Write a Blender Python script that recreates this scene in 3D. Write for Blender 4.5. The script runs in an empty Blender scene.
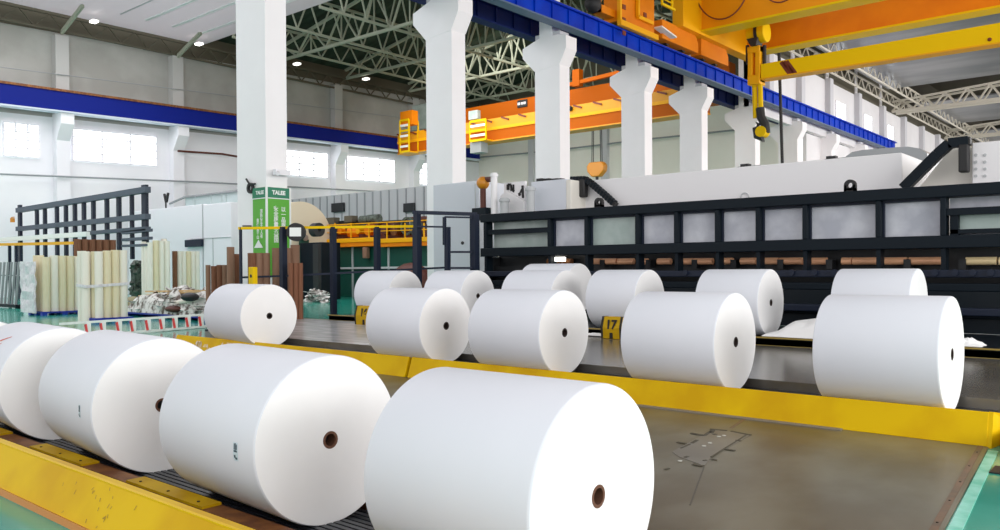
import bpy, math, random
from math import radians as RD, pi
from mathutils import Vector, Matrix, noise
random.seed(7)
sc = bpy.context.scene
col = sc.collection

# ------------------------------------------------------------------ camera
F, CX, CY = 812.1, 500.0, 275.3
YAW, PIT, ROL = RD(40.3475), RD(-0.5042), RD(-0.3563)
CAM = Vector((0, 0, 1.81))
fw = Vector((-math.sin(YAW)*math.cos(PIT), math.cos(YAW)*math.cos(PIT), math.sin(PIT)))
r0 = Vector((math.cos(YAW), math.sin(YAW), 0)); u0 = r0.cross(fw)
rt = r0*math.cos(ROL)+u0*math.sin(ROL); up = u0*math.cos(ROL)-r0*math.sin(ROL)
cd = bpy.data.cameras.new('camera'); cam = bpy.data.objects.new('camera', cd); col.objects.link(cam)
cd.sensor_width = 36; cd.lens = F/1000*36; cd.shift_y = (CY-265)/1000; cd.clip_end = 500
cam.matrix_world = Matrix(((rt.x, up.x, -fw.x, CAM.x), (rt.y, up.y, -fw.y, CAM.y), (rt.z, up.z, -fw.z, CAM.z), (0, 0, 0, 1)))
sc.camera = cam

def at(px, py, ax, v):
    """world point seen at a pixel of the photo on the plane ax = v"""
    d = rt*((px-CX)/F) - up*((py-CY)/F) + fw
    i = 'XYZ'.index(ax)
    return CAM + d*((v-CAM[i])/d[i])

# ------------------------------------------------------------------ materials
def mat(name, c, rough=.5, metal=0., spec=.5, noise_amt=0., scale=4., c2=None, bump=0., emit=None, es=0., trans=0., stretch=None, coat=0., lo=.4, hi=.65):
    m = bpy.data.materials.new(name); m.use_nodes = True
    n = m.node_tree.nodes; l = m.node_tree.links; b = n['Principled BSDF']
    b.inputs['Base Color'].default_value = (*c, 1); b.inputs['Roughness'].default_value = rough
    b.inputs['Metallic'].default_value = metal; b.inputs['Specular IOR Level'].default_value = spec
    b.inputs['Coat Weight'].default_value = coat; b.inputs['Transmission Weight'].default_value = trans
    if emit:
        b.inputs['Emission Color'].default_value = (*emit, 1); b.inputs['Emission Strength'].default_value = es
    if c2 or bump:
        tc = n.new('ShaderNodeTexCoord'); mp = n.new('ShaderNodeMapping'); nz = n.new('ShaderNodeTexNoise')
        l.new(tc.outputs['Object'], mp.inputs[0]); l.new(mp.outputs[0], nz.inputs['Vector'])
        if stretch: mp.inputs['Scale'].default_value = stretch
        nz.inputs['Scale'].default_value = scale; nz.inputs['Detail'].default_value = 5
        if c2:
            cr = n.new('ShaderNodeValToRGB'); l.new(nz.outputs['Fac'], cr.inputs[0])
            cr.color_ramp.elements[0].position = lo; cr.color_ramp.elements[1].position = hi
            cr.color_ramp.elements[0].color = (*c, 1); cr.color_ramp.elements[1].color = (*c2, 1)
            l.new(cr.outputs[0], b.inputs['Base Color'])
        if bump:
            bp = n.new('ShaderNodeBump'); bp.inputs['Strength'].default_value = bump; bp.inputs['Distance'].default_value = .02
            l.new(nz.outputs['Fac'], bp.inputs['Height']); l.new(bp.outputs[0], b.inputs['Normal'])
    return m
M = dict(
 paper=mat('paper', (.755, .785, .845), .55, c2=(.775, .80, .86), scale=1.2),
 paperend=mat('paper_end', (.88, .88, .88), .6, c2=(.90, .90, .90), scale=3),
 core=mat('core_board', (.13, .055, .03), .8),
 dark=mat('dark_hole', (.012, .010, .009), .8),
 ink=mat('ink', (.05, .09, .12), .6), label=mat('label_paper', (.62, .74, .80), .5), redink=mat('red_ink', (.65, .10, .05), .6),
 yellow=mat('yellow_paint', (.74, .48, .0), .5, spec=.12, c2=(.64, .37, .0), scale=1.6, bump=.05),
 yellow2=mat('yellow_worn', (.48, .28, .003), .5, spec=.15, c2=(.60, .38, .005), scale=2.2, bump=.1),
 scuff=mat('scuffed_paint', (.82, .78, .66), .5, c2=(.70, .42, .03), scale=5, stretch=(4, 1, 1)),
 rust=mat('rusty_steel', (.16, .055, .02), .55, metal=.3, c2=(.30, .12, .03), scale=6),
 slat=mat('slat_steel', (.045, .050, .060), .3, metal=.6),
 plate=mat('deck_plate', (.115, .098, .062), .36, metal=.1, c2=(.185, .172, .125), scale=1.3, bump=.05, stretch=(1, .6, 1)),
 plate2=mat('deck_plate_rear', (.14, .13, .11), .2, metal=.35, c2=(.21, .20, .18), scale=.8, bump=.02),
 plate3=mat('plate_cover', (.155, .14, .115), .34, metal=.2, c2=(.19, .175, .145), scale=2),
 chip=mat('worn_chips', (.6, .6, .56), .6), scratch=mat('dark_scratch', (.02, .018, .012), .8),
 green=mat('green_epoxy', (.01, .31, .225), .14, spec=.6, c2=(.04, .40, .30), scale=.6),
 greenline=mat('floor_edge_paint', (.30, .78, .66), .3, c2=(.10, .60, .45), scale=5),
 white=mat('white_paint', (.82, .82, .83), .6), colw=mat('column_paint', (.90, .885, .90), .6, c2=(.92, .905, .92), scale=1),
 wall=mat('wall_unlit_grey', (.34, .34, .31), .85, c2=(.42, .42, .39), scale=.35),
 walllow=mat('wall_low_white', (.80, .80, .83), .8, c2=(.86, .86, .88), scale=.3),
 wallr=mat('wall_right', (.74, .73, .74), .7, c2=(.8, .79, .8), scale=.3),
 pil=mat('pilaster_paint', (.60, .60, .63), .7),
 endw=mat('end_wall', (.88, .86, .78), .8, c2=(.92, .90, .83), scale=.3), orange2=mat('crane_shaded_orange', (.46, .10, .0), .6, spec=.15), cyel3=mat('crane_shaded_yellow', (.75, .32, .0), .5), concrete=mat('concrete', (.32, .31, .30), .7),  # left bay crane stands in shade, put into its duller orange and yellow
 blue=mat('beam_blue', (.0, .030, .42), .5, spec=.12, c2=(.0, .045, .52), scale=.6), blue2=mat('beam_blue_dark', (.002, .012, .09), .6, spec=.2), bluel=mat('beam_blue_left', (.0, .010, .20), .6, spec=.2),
 bluef=mat('beam_flange', (.09, .14, .24), .5), cblu=mat('beam_light_edge', (.6, .66, .74), .5),
 glow=mat('daylight_glass', (.9, .95, 1), .4, emit=(.93, .97, 1), es=2.4),
 roof=mat('roof_sheet', (.03, .045, .032), .8, spec=.1, c2=(.05, .07, .05), scale=.3, stretch=(1, 6, 1)),
 truss=mat('truss_paint', (.40, .43, .33), .6), trussw=mat('truss_white', (.66, .62, .52), .6), trussd=mat('truss_dark', (.10, .09, .06), .7),
 ceil=mat('ceiling_sheet', (.66, .63, .66), .5, c2=(.72, .71, .74), scale=.15), ceilr=mat('ceiling_grey', (.13, .145, .155), .3, metal=.5, c2=(.26, .26, .27), scale=.12, stretch=(1, 3, 1)),
 strip=mat('ceiling_strip', (.95, .95, .95), .4),
 lamp=mat('lamp_glass', (1, 1, 1), .4, emit=(1, .96, .88), es=2.5),
 orange=mat('crane_orange', (.80, .235, .0), .6, spec=.25, c2=(.72, .19, .0), scale=.5), cyel=mat('crane_yellow', (.88, .42, .0), .5, spec=.3),
 cyel2=mat('crane_bright_yellow', (.80, .52, .0), .5, spec=.15), dkred=mat('dark_red', (.18, .03, .01), .5),
 navy=mat('machine_navy', (.0035, .0085, .014), .5, spec=.18), navy2=mat('frame_navy', (.010, .016, .034), .45, spec=.3), slate=mat('rack_slate', (.06, .08, .11), .5),
 mblack=mat('machine_black', (.008, .010, .012), .5), mdark=mat('machine_body', (.006, .010, .014), .4, spec=.2),  # near-black colour for frames, channels and inner bodies
 hood=mat('hood_white', (.84, .83, .84), .5), hoodb=mat('hood_cream', (.80, .77, .70), .5),
 mesh=mat('mesh_panel', (.42, .44, .50), .45, c2=(.60, .62, .67), scale=1.6), meshg=mat('mesh_panel_green', (.36, .45, .42), .3, c2=(.48, .56, .53), scale=1.5),
 copper=mat('copper_roller', (.95, .50, .28), .4, metal=.15), brass=mat('brass_roller', (.95, .75, .42), .4, metal=.15),
 rubber=mat('black_rubber', (.015, .015, .016), .6),
 cream=mat('core_cream', (.80, .70, .46), .7, c2=(.84, .76, .56), scale=3), cream2=mat('core_pale', (.88, .84, .74), .7),
 tan=mat('core_tan', (.62, .44, .22), .7), brown=mat('core_brown', (.17, .065, .03), .8, c2=(.24, .10, .055), scale=3), brown2=mat('core_mid_brown', (.27, .15, .095), .8), 
 wrap=mat('stretch_wrap', (.82, .80, .82), .35, bump=.5, scale=8, c2=(.66, .62, .66)), pallet=mat('pallet_blue', (.005, .03, .38), .45),
 scrap=mat('scrap_paper', (.80, .79, .76), .8, c2=(.14, .11, .09), scale=4.5, lo=.45, hi=.62), grey=mat('grey_box', (.30, .32, .33), .6), olive=mat('olive_cloth', (.30, .28, .16), .8),
 red=mat('red_paint', (.75, .05, .05), .5), cab=mat('cabinet_white', (.84, .83, .87), .5), cabb=mat('cabinet_pale_blue', (.66, .69, .75), .5),
 screen=mat('screen_green', (.55, .66, .66), .3), clad=mat('cladding', (.50, .52, .53), .6), sgreen=mat('sign_green', (.10, .42, .03), .5), sdark=mat('sign_dark_green', (.01, .20, .10), .5),
 swhite=mat('sign_white', (.85, .88, .85), .5), gpanel=mat('green_panel', (.0, .065, .045), .5), maroon=mat('maroon', (.10, .025, .015), .6),
 olivem=mat('motor_green', (.10, .13, .10), .6, c2=(.02, .025, .02), scale=6), steel=mat('steel', (.35, .35, .36), .35, metal=.7), hangtag=mat('amber_lamp', (.62, .24, .01), .35),
 jumbo=mat('jumbo_cream', (.82, .72, .54), .7), dome=mat('dome_grey', (.30, .32, .33), .4, metal=.3),
)

def translucent(name, c, amt):
    m = mat(name, c, .6); n = m.node_tree.nodes; l = m.node_tree.links
    t = n.new('ShaderNodeBsdfTranslucent'); t.inputs[0].default_value = (*c, 1); x = n.new('ShaderNodeMixShader'); x.inputs[0].default_value = amt
    l.new(n['Principled BSDF'].outputs[0], x.inputs[1]); l.new(t.outputs[0], x.inputs[2]); l.new(x.outputs[0], n['Material Output'].inputs[0]); return m
M['anglem'] = mat('angle_steel', (.26, .22, .16), .5); M['edgel'] = mat('edge_line_dull', (.34, .24, .05), .5); M['cyelb'] = mat('lifting_beam_yellow', (.90, .60, .0), .5, spec=.15); M['core_dark'] = mat('core_board_dark', (.035, .02, .016), .8); M['pilu'] = mat('pilaster_upper', (.46, .46, .44), .8); M['footo'] = mat('foot_orange', (.50, .20, .02), .5); M['deck_sheen'] = mat('deck_sheen_grey', (.42, .43, .44), .2, c2=(.60, .61, .62), scale=1.2, stretch=(1, 3, 1)); M['gougem'] = mat('gouge_mark', (.075, .066, .045), .6); M['edgep'] = mat('edge_brown', (.20, .12, .075), .5, c2=(.14, .10, .07), scale=6); M['seamm'] = mat('seam', (.075, .068, .05), .4)
M['ceil'] = translucent('ceiling_sheet_translucent', (.80, .77, .79), .6)  # white ceiling panel made translucent to brighten it from above
# ------------------------------------------------------------------ mesh builder
class MB:
    def __init__(s): s.v = []; s.f = []
    def add(s, vs, fs):
        o = len(s.v); s.v += [Vector(v) for v in vs]; s.f += [tuple(i+o for i in f) for f in fs]; return s
    def hexa(s, p):  # 4 bottom ccw, 4 top ccw
        return s.add(p, [(3, 2, 1, 0), (4, 5, 6, 7), (0, 1, 5, 4), (1, 2, 6, 5), (2, 3, 7, 6), (3, 0, 4, 7)])
    def box(s, x0, x1, y0, y1, z0, z1):
        x0, x1 = sorted((x0, x1)); y0, y1 = sorted((y0, y1)); z0, z1 = sorted((z0, z1))
        return s.hexa([(x0, y0, z0), (x1, y0, z0), (x1, y1, z0), (x0, y1, z0), (x0, y0, z1), (x1, y0, z1), (x1, y1, z1), (x0, y1, z1)])
    def bar(s, p, q, w, h=None, upv=(0, 0, 1)):
        p, q = Vector(p), Vector(q); h = h or w; d = (q-p).normalized(); u = Vector(upv)
        if abs(d.dot(u)) > .98: u = Vector((0, 1, 0))
        a = d.cross(u).normalized()*w/2; b = a.cross(d).normalized()*h/2
        return s.hexa([p-a-b, p+a-b, q+a-b, q-a-b, p-a+b, p+a+b, q+a+b, q-a+b])
    def cyl(s, p, q, r, n=16, r2=None, cap=True):
        p, q = Vector(p), Vector(q); r2 = r if r2 is None else r2; d = (q-p).normalized()
        u = Vector((0, 0, 1)) if abs(d.z) < .9 else Vector((1, 0, 0)); a = d.cross(u).normalized(); b = d.cross(a)
        vs = []
        for c, rr in ((p, r), (q, r2)):
            for i in range(n):
                t = 2*pi*i/n; vs.append(c+a*math.cos(t)*rr+b*math.sin(t)*rr)
        fs = [(i, (i+1) % n, n+(i+1) % n, n+i) for i in range(n)]
        if cap: fs += [tuple(range(n))[::-1], tuple(range(n, 2*n))]
        return s.add(vs, fs)
    def ring(s, p, q, prof, n=48):
        """lathe: prof = list of (t along p->q in metres, radius); closed profile"""
        p, q = Vector(p), Vector(q); d = (q-p).normalized()
        u = Vector((0, 0, 1)) if abs(d.z) < .9 else Vector((1, 0, 0)); a = d.cross(u).normalized(); b = d.cross(a)
        vs = []; m = len(prof)
        for t, r in prof:
            for i in range(n):
                th = 2*pi*i/n; vs.append(p+d*t+a*math.cos(th)*r+b*math.sin(th)*r)
        fs = [(k*n+i, k*n+(i+1) % n, ((k+1) % m)*n+(i+1) % n, ((k+1) % m)*n+i) for k in range(m) for i in range(n)]
        return s.add(vs, fs)
    def tube(s, pts, r, n=8):
        pts = [Vector(p) for p in pts]
        vs = []
        for k, c in enumerate(pts):
            d = (pts[min(k+1, len(pts)-1)]-pts[max(k-1, 0)]).normalized()
            u = Vector((0, 0, 1)) if abs(d.z) < .95 else Vector((1, 0, 0)); a = d.cross(u).normalized(); b = d.cross(a)
            for i in range(n):
                t = 2*pi*i/n; vs.append(c+a*math.cos(t)*r+b*math.sin(t)*r)
        m = len(pts)
        fs = [(k*n+i, k*n+(i+1) % n, (k+1)*n+(i+1) % n, (k+1)*n+i) for k in range(m-1) for i in range(n)]
        fs += [tuple(range(n))[::-1], tuple(range((m-1)*n, m*n))]
        return s.add(vs, fs)
    def prism(s, poly, off):
        """poly: list of 3D points of a planar outline, extruded by vector off"""
        off = Vector(off); n = len(poly); vs = [Vector(p) for p in poly]+[Vector(p)+off for p in poly]
        fs = [tuple(range(n))[::-1], tuple(range(n, 2*n))]+[(i, (i+1) % n, n+(i+1) % n, n+i) for i in range(n)]
        return s.add(vs, fs)
    def ball(s, c, r, n=12, sx=1, sy=1, sz=1):
        c = Vector(c); vs = []; fs = []
        for j in range(1, n):
            ph = pi*j/n
            for i in range(2*n):
                th = pi*i/n; vs.append(c+Vector((math.sin(ph)*math.cos(th)*r*sx, math.sin(ph)*math.sin(th)*r*sy, math.cos(ph)*r*sz)))
        o = len(vs); vs += [c+Vector((0, 0, r*sz)), c-Vector((0, 0, r*sz))]
        for j in range(n-2):
            for i in range(2*n): fs.append((j*2*n+i, (j+1)*2*n+i, (j+1)*2*n+(i+1) % (2*n), j*2*n+(i+1) % (2*n)))
        for i in range(2*n):
            fs.append((o, i, (i+1) % (2*n))); fs.append((o+1, (n-2)*2*n+(i+1) % (2*n), (n-2)*2*n+i))
        return s.add(vs, fs)
    def build(s, name, m, parent=None, smooth=True, bevel=0, ang=35):
        me = bpy.data.meshes.new(name); base = parent.matrix_world.translation.copy() if parent else Vector()
        if parent:
            p = parent; base = Vector()
            while p: base += p.location; p = p.parent
        me.from_pydata([tuple(v-base) for v in s.v], [], s.f); me.update()
        import bmesh
        bm = bmesh.new(); bm.from_mesh(me); bmesh.ops.recalc_face_normals(bm, faces=bm.faces); bm.to_mesh(me); bm.free()
        me.materials.append(M[m] if isinstance(m, str) else m)
        if smooth:
            me.polygons.foreach_set('use_smooth', [True]*len(me.polygons)); me.set_sharp_from_angle(angle=RD(ang))
        o = bpy.data.objects.new(name, me); col.objects.link(o); o.parent = parent
        if bevel:
            b = o.modifiers.new('bevel', 'BEVEL'); b.width = bevel; b.segments = 2; b.limit_method = 'ANGLE'; b.harden_normals = False
        return o
def tag(o, label=None, cat=None, group=None, kind=None):
    if label: o['label'] = label
    if cat: o['category'] = cat
    if group: o['group'] = group
    if kind: o['kind'] = kind
    return o
def thing(name, label, cat, loc=(0, 0, 0), group=None):
    o = bpy.data.objects.new(name, None); o.empty_display_size = .1; col.objects.link(o); o.location = loc
    return tag(o, label, cat, group)
def struct(o): o['kind'] = 'structure'; return o
def rebase(o):
    """top-level single mesh: put origin at its base"""
    me = o.data; xs = [v.co.x for v in me.vertices]; ys = [v.co.y for v in me.vertices]; zs = [v.co.z for v in me.vertices]
    b = Vector(((min(xs)+max(xs))/2, (min(ys)+max(ys))/2, min(zs)))
    for v in me.vertices: v.co -= b
    o.location = b; return o
def one(mb, name, m, label, cat, group=None, bevel=0, kind=None):
    return tag(rebase(mb.build(name, m, bevel=bevel)), label, cat, group, kind)

# ================================================================== SETTING
XC = -24.0            # column row (hall length runs along Y)
COLY = [16.0, 25.2, 33.0, 41.3, 48.5, 57.0, 65.3, 73.5, 81.7, 89.9]
XW = -62.0            # outer wall of the left bay
# floor with an opening for the front conveyor pit
fl = MB()
X0, X1, Y0, Y1 = -70, 14, -8, 232
PX0, PX1, PY0, PY1 = -22, -1.9, 2.6, 4.6
for a, b, c, d in ((X0, X1, Y0, PY0), (X0, PX0, PY0, PY1), (PX1, X1, PY0, PY1), (X0, X1, PY1, Y1)):
    fl.box(a, b, c, d, -.05, 0)
fl.box(X0, X1, Y0, Y1, -.6, -.45)
struct(fl.build('floor', 'green', smooth=False))
struct(MB().box(-23.5, 14, 25.8, 230, 0, .02).build('floor_bounce_slab', 'concrete', smooth=False))  # unseen grey slab added to cut the green bounce in the right bay

# left wall : grey upper and white lower part, its light difference put into the colour (follows the slight fall of the hall)
def wz(z, y): return z + .024*(y-28)
def wallquad(x0, x1, y0, y1, z0, z1):
    return [(x0, y0, wz(z0, y0) if z0 > .1 else 0), (x1, y0, wz(z0, y0) if z0 > .1 else 0), (x1, y1, wz(z0, y1) if z0 > .1 else 0), (x0, y1, wz(z0, y1) if z0 > .1 else 0),
            (x0, y0, wz(z1, y0)), (x1, y0, wz(z1, y0)), (x1, y1, wz(z1, y1)), (x0, y1, wz(z1, y1))]
w = struct(MB().hexa(wallquad(XW-.5, XW, -8, 70, 0, 12.9)).build('wall_left', 'walllow', smooth=False))
w2 = struct(MB().hexa(wallquad(XW-.5, XW, -8, 70, 12.9, 19.0)).build('wall_left_upper', 'wall', smooth=False))
# end wall of the left bay
struct(MB().box(XW, XC-1.9, 69.4, 70, 0, 16.6).build('wall_end', 'endw', smooth=False))
struct(MB().box(XW, XC-1.9, 69.4, 70, 16.6, 24).build('wall_end_upper', 'trussd', smooth=False))
# column-row wall of the right bay
struct(MB().box(-25.3, -25.0, 70, 230, 0, 13.2).build('wall_right_lower', 'wallr', smooth=False))
ru = MB().box(-24.9, -24.47, 57.0, 230, 13.2, 18.2)
struct(ru.build('wall_right_upper', 'wallr', smooth=False))
struct(MB().box(-25, 14, 230, 230.5, 0, 24).build('wall_far', 'wallr', smooth=False))
# ceilings
struct(MB().box(XW+.9, XC-1.9, -8, 34.8, 20.06, 20.07).build('ceiling', 'ceil', smooth=False))
for i, px in enumerate(((560, 90, 820, 0), (660, 118, 940, 18), (770, 145, 940, 78), (430, 80, 640, 0))):
    p = at(px[0]/3.984, px[1]/3.984, 'Z', 20.04); q = at(px[2]/3.984, px[3]/3.984, 'Z', 20.04)
    if i < 3: struct(MB().box(-58, -26, p.y-.12, p.y+.12, 20.0, 20.06).build('trim_%d' % (i+1), 'strip', smooth=False))
    else: struct(MB().box(-58, -26, p.y-.05, p.y+.05, 20.02, 20.06).build('trim_%d' % (i+1), 'clad', smooth=False))
cr = MB()
cr.box(-22.8, 12, 30, 86.5, 19.3, 19.45)
struct(cr.build('ceiling_right', 'ceilr', smooth=False))
struct(MB().box(-22.8, 12, 96.5, 113, 19.3, 19.45).build('ceiling_right_middle', 'ceilr', smooth=False))
struct(MB().box(-22.8, 12, 121.5, 138, 19.3, 19.45).build('ceiling_right_far', 'ceilr', smooth=False))
struct(MB().box(-22.8, 12, 146, 228, 19.3, 19.45).build('ceiling_right_farthest', 'ceilr', smooth=False))
struct(MB().box(-24.95, -24.6, 30, 230, 18.2, 24.2).build('wall_right_shade_strip', 'trussd', smooth=False))  # dark strip painted in for the unlit space under the roof
# roof decks above the trusses
rd = MB()
rd.hexa([(XW-.5, 34.8, 20.9), (-43, 34.8, 24.3), (-43, 70, 24.3), (XW-.5, 70, 20.9), (XW-.5, 34.8, 21.1), (-43, 34.8, 24.5), (-43, 70, 24.5), (XW-.5, 70, 21.1)])
rd.hexa([(-43, 34.8, 24.3), (XC, 34.8, 21.2), (XC, 70, 21.2), (-43, 70, 24.3), (-43, 34.8, 24.5), (XC, 34.8, 21.4), (XC, 70, 21.4), (-43, 70, 24.5)])
struct(rd.build('ceiling_roof_left', 'roof', smooth=False))
struct(MB().box(-25.3, 14, -8, 231, 24.2, 24.4).build('ceiling_roof_right', 'trussd', smooth=False))
# pilasters of the left wall with bracket heads, wall windows
PY = [16.0, 24.1, 32.8, 41.0, 48.8, 58.9]
for i, y in enumerate(PY):
    struct(MB().hexa(wallquad(XW, XW+.7, y-.45, y+.45, 13.1, 18.7)).build('trim_pilaster_top_%d' % (i+1), 'pilu', smooth=False))  # upper shafts greyed to match the unlit wall behind
    m = MB().hexa(wallquad(XW, XW+.7, y-.45, y+.45, 0, 13.1))
    m.prism([(XW+.7, y-.45, wz(11.2, y)), (XW+1.5, y-.45, wz(12.3, y)), (XW+1.5, y-.45, wz(13.1, y)), (XW+.7, y-.45, wz(13.1, y))], (0, .9, 0))
    struct(m.build('trim_pilaster_%d' % (i+1), 'wall' if False else 'walllow', smooth=False))
def wall_window(n, y0, y1, z0, z1, cols=3, rows=4):
    g = MB().hexa(wallquad(XW+.02, XW+.08, y0, y1, z0, z1))
    fr = MB(); s = .12
    for k in range(cols+1):
        y = y0+(y1-y0)*k/cols; fr.hexa(wallquad(XW+.05, XW+.16, y-s/2, y+s/2, z0, z1))
    for k in range(rows+1):
        z = z0+(z1-z0)*k/rows; fr.hexa(wallquad(XW+.05, XW+.17, y0, y1, z-.05, z+.05))
    w = struct(fr.build('window_%d' % n, 'cab', smooth=False)); g.build('pane', 'glow', w, smooth=False)
def wy(px, py): return at(px, py, 'X', XW)
for n, (xa, xb) in enumerate(((3, 39), (72, 156), (283, 327), (346, 394), (411, 440))):
    wall_window(n+1, wy(xa, 150).y, wy(xb, 150).y, 9.92, 12.22)
# crane runway beam on the left wall
lb = thing('runway_beam', 'long blue crane runway beam along the left wall under a brown rail', 'beam', (XW+1.1, 14, 12))
a0, a1 = at(0, 104, 'X', XW+1.4), at(380, 148, 'X', XW+1.4); b0, b1 = at(0, 83, 'X', XW+1.4), at(344, 130, 'X', XW+1.4)
kb = (a1.z-a0.z)/(a1.y-a0.y); kt = kb
def zb(y): return a0.z+kb*(y-a0.y)
def zt(y): return b0.z+.7*kb*(y-b0.y)
def lbeam(x0, x1, f0, f1, y0=-6, y1=68):
    return MB().hexa([(x0, y0, f0(y0)), (x1, y0, f0(y0)), (x1, y1, f0(y1)), (x0, y1, f0(y1)), (x0, y0, f1(y0)), (x1, y0, f1(y0)), (x1, y1, f1(y1)), (x0, y1, f1(y1))])
lbeam(XW+1.1, XW+1.4, zb, zt).build('web', 'bluel', lb, smooth=False)
lbeam(XW+.8, XW+1.7, lambda y: zb(y)-.1, zb).build('lower_flange', 'cblu', lb, smooth=False)
lbeam(XW+1.0, XW+1.5, zt, lambda y: zt(y)+.16).build('rail', 'rust', lb, smooth=False)
# wall pipes
def zpipe(pts, r, name, m, label, cat='pipe'):
    return one(MB().tube(pts, r, 6), name, m, label, cat)
zpipe([at(0, 174, 'X', XW+.9), at(200, 182, 'X', XW+.9), at(444, 195, 'X', XW+.9)], .07, 'wall_pipe', 'grey', 'thin dark pipe running along the left wall below the windows')
zpipe([at(178, 151, 'X', XW+1.0), at(222, 154, 'X', XW+1.0), at(240, 157, 'X', XW+1.0)], .09, 'wall_pipe', 'maroon', 'short red-brown pipe on the left wall between pilaster and nearest column')
zpipe([at(0, 67, 'X', XW+.8), at(232, 96, 'X', XW+.8), at(420, 120, 'X', XW+.8)], .03, 'wall_cable', 'grey', 'hair-thin cable strung along the grey upper left wall', 'cable')
zpipe([at(472, 158, 'Y', 69.1), at(550, 151, 'Y', 69.1), at(640, 140, 'Y', 69.1), at(745, 129, 'Y', 69.1)], .09, 'wall_pipe', 'grey', 'dark pipe crossing the cream end wall behind the columns')
for i, x in enumerate((533, 606)):
    p = at(x, 170, 'Y', 69.3); struct(MB().box(p.x-.35, p.x+.35, 68.9, 69.4, 0, 16.6).build('trim_endwall_%d' % (i+1), 'pil', smooth=False))
# right bay upper wall: pilasters and windows
for i, y in enumerate([60, 66.6, 73.5, 81.7, 89.9, 98, 106, 114, 122, 130, 138]):
    struct(MB().box(-24.5, -24.0, y-.4, y+.4, 14.6, 18.3).build('trim_upper_%d' % (i+1), 'pil', smooth=False))
for i, (y0, y1) in enumerate(((75.9, 78.6), (84.3, 86.8), (92.4, 94.6))):
    w = MB()
    for k in range(3): w.box(-24.5, -24.42, y0+k*(y1-y0)/2-.06, y0+k*(y1-y0)/2+.06, 15.0, 16.8)
    for k in range(6): w.box(-24.5, -24.42, y0, y1, 15.0+k*.36-.03, 15.0+k*.36+.03)
    w = struct(w.build('window_%d' % (i+6), 'cab', smooth=False)); MB().box(-24.5, -24.45, y0, y1, 15.0, 16.8).build('pane', 'glow', w, smooth=False)

# ================================================================== COLUMNS
def column(y, i):
    ords = ['nearest white concrete column, tall plain shaft wrapped low down by a green sign', 'second white column, wide flared head reaching the top edge, beside the machine end',
            'third white column with flared head, first one whole under the blue beam', 'fourth white column with flared head, orange crane visible on both sides', 'fifth white column with flared head, before the hook block',
            'sixth white column, broad flared head left of the hanging hook', 'seventh white column, just right of the hanging hook, behind the black downpipe', 'eighth white column, third from the far end of those showing heads', 'ninth white column near the far end of the row', 'last white column of the row at the far end of the blue beam']
    t = thing('concrete_column', ords[i], 'column', (XC-.9, y+.4, 0), 'white columns down the middle of the hall')
    xr, xl = XC-.04, XC-(1.82 if i == 0 else 1.6); d = .85
    MB().hexa([(xl, y, 0), (xr, y, 0), (xr, y+d, 0), (xl, y+d, 0), (xl, y, 11.85), (xr, y, 12.0), (xr, y+d, 12.0), (xl, y+d, 11.85)]).build('shaft', 'colw', t, smooth=False)
    poly = [(xl, 11.85), (xr, 12.0), (xr+.42, 12.75), (xr+.42, 13.38), (xr-.1, 13.5), (xl+.3, 13.5), (xl-.78, 13.15), (xl-.78, 12.65)]
    MB().prism([(x, y-.02, z) for x, z in poly], (0, d+.06, 0)).build('capital', 'colw', t, smooth=False)
    if i == 0:
        MB().box(xl, xr, y, y+d, 13.4, 24).build('upper_shaft', 'colw', t, smooth=False)
    else:
        MB().box(XC-1.3, XC-.5, y, y+.7, 13.5, 21).build('upper_shaft', 'colw', t, smooth=False)
    for x in (xr-.3, xl+.3):
        MB().box(x-.3, x+.3, y+.05, y+d-.05, 13.45, 13.7).build('bearing_block', 'pil', t, smooth=False)
for i, y in enumerate(COLY): column(y, i)
# runway beams on the columns
def runway(x, label, m, mf):
    t = thing('runway_beam', label, 'beam', (x, 20, 13.7))
    MB().box(x-.08, x+.08, 2, 92, 13.8, 14.65).build('web', m, t, smooth=False)
    MB().box(x-.3, x+.3, 2, 92, 13.72, 13.8).build('lower_flange', mf, t, smooth=False)
    MB().box(x-.27, x+.27, 2, 92, 14.65, 14.75).build('upper_flange', m, t, smooth=False)
    MB().box(x-.05, x+.05, 2, 92, 14.75, 14.88).build('rail', 'steel', t, smooth=False)
    st = MB(); y = 3
    while y < 92: st.box(x-.16, x+.16, y-.025, y+.025, 13.8, 14.65); y += 1.37
    st.build('stiffener', m, t, smooth=False)
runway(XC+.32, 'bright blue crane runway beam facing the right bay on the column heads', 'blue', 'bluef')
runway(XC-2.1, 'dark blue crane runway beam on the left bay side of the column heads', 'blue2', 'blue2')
one(MB().tube([at(779, 51, 'X', XC+1.2), at(783, 186, 'X', XC+1.2)], .12, 8), 'downpipe', 'rubber', 'black vertical downpipe beside the seventh column', 'pipe')

# ================================================================== TRUSSES
def truss(y, x0, x1, zb0, zend, zmid, n, m, label, r=.13, grp='roof trusses'):
    t = thing('roof_truss', label, 'truss', ((x0+x1)/2, y, zb0), grp)
    xm = (x0+x1)/2
    def zt_(x): return zend+(zmid-zend)*(1-abs(x-xm)/((x1-x0)/2))
    MB().bar((x0, y, zb0), (x1, y, zb0), r*1.7, r*1.6).build('bottom_chord', m, t, smooth=False)
    MB().bar((x0, y, zend), (xm, y, zmid), r*1.6).bar((xm, y, zmid), (x1, y, zend), r*1.6).build('top_chord', m, t, smooth=False)
    w = MB()
    for k in range(n):
        xa = x0+(x1-x0)*k/n; xb = x0+(x1-x0)*(k+1)/n; xc = (xa+xb)/2
        w.bar((xa, y, zb0), (xc, y, zt_(xc)), r); w.bar((xc, y, zt_(xc)), (xb, y, zb0), r); w.bar((xc, y, zb0), (xc, y, zt_(xc)), r*.7)
    w.build('web_members', m, t, smooth=False)
truss(41.4, XW+.5, XC-1.9, 19.85, 20.7, 23.8, 9, 'truss', 'pale green roof truss nearest the white ceiling sheet, over the left bay')
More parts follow.
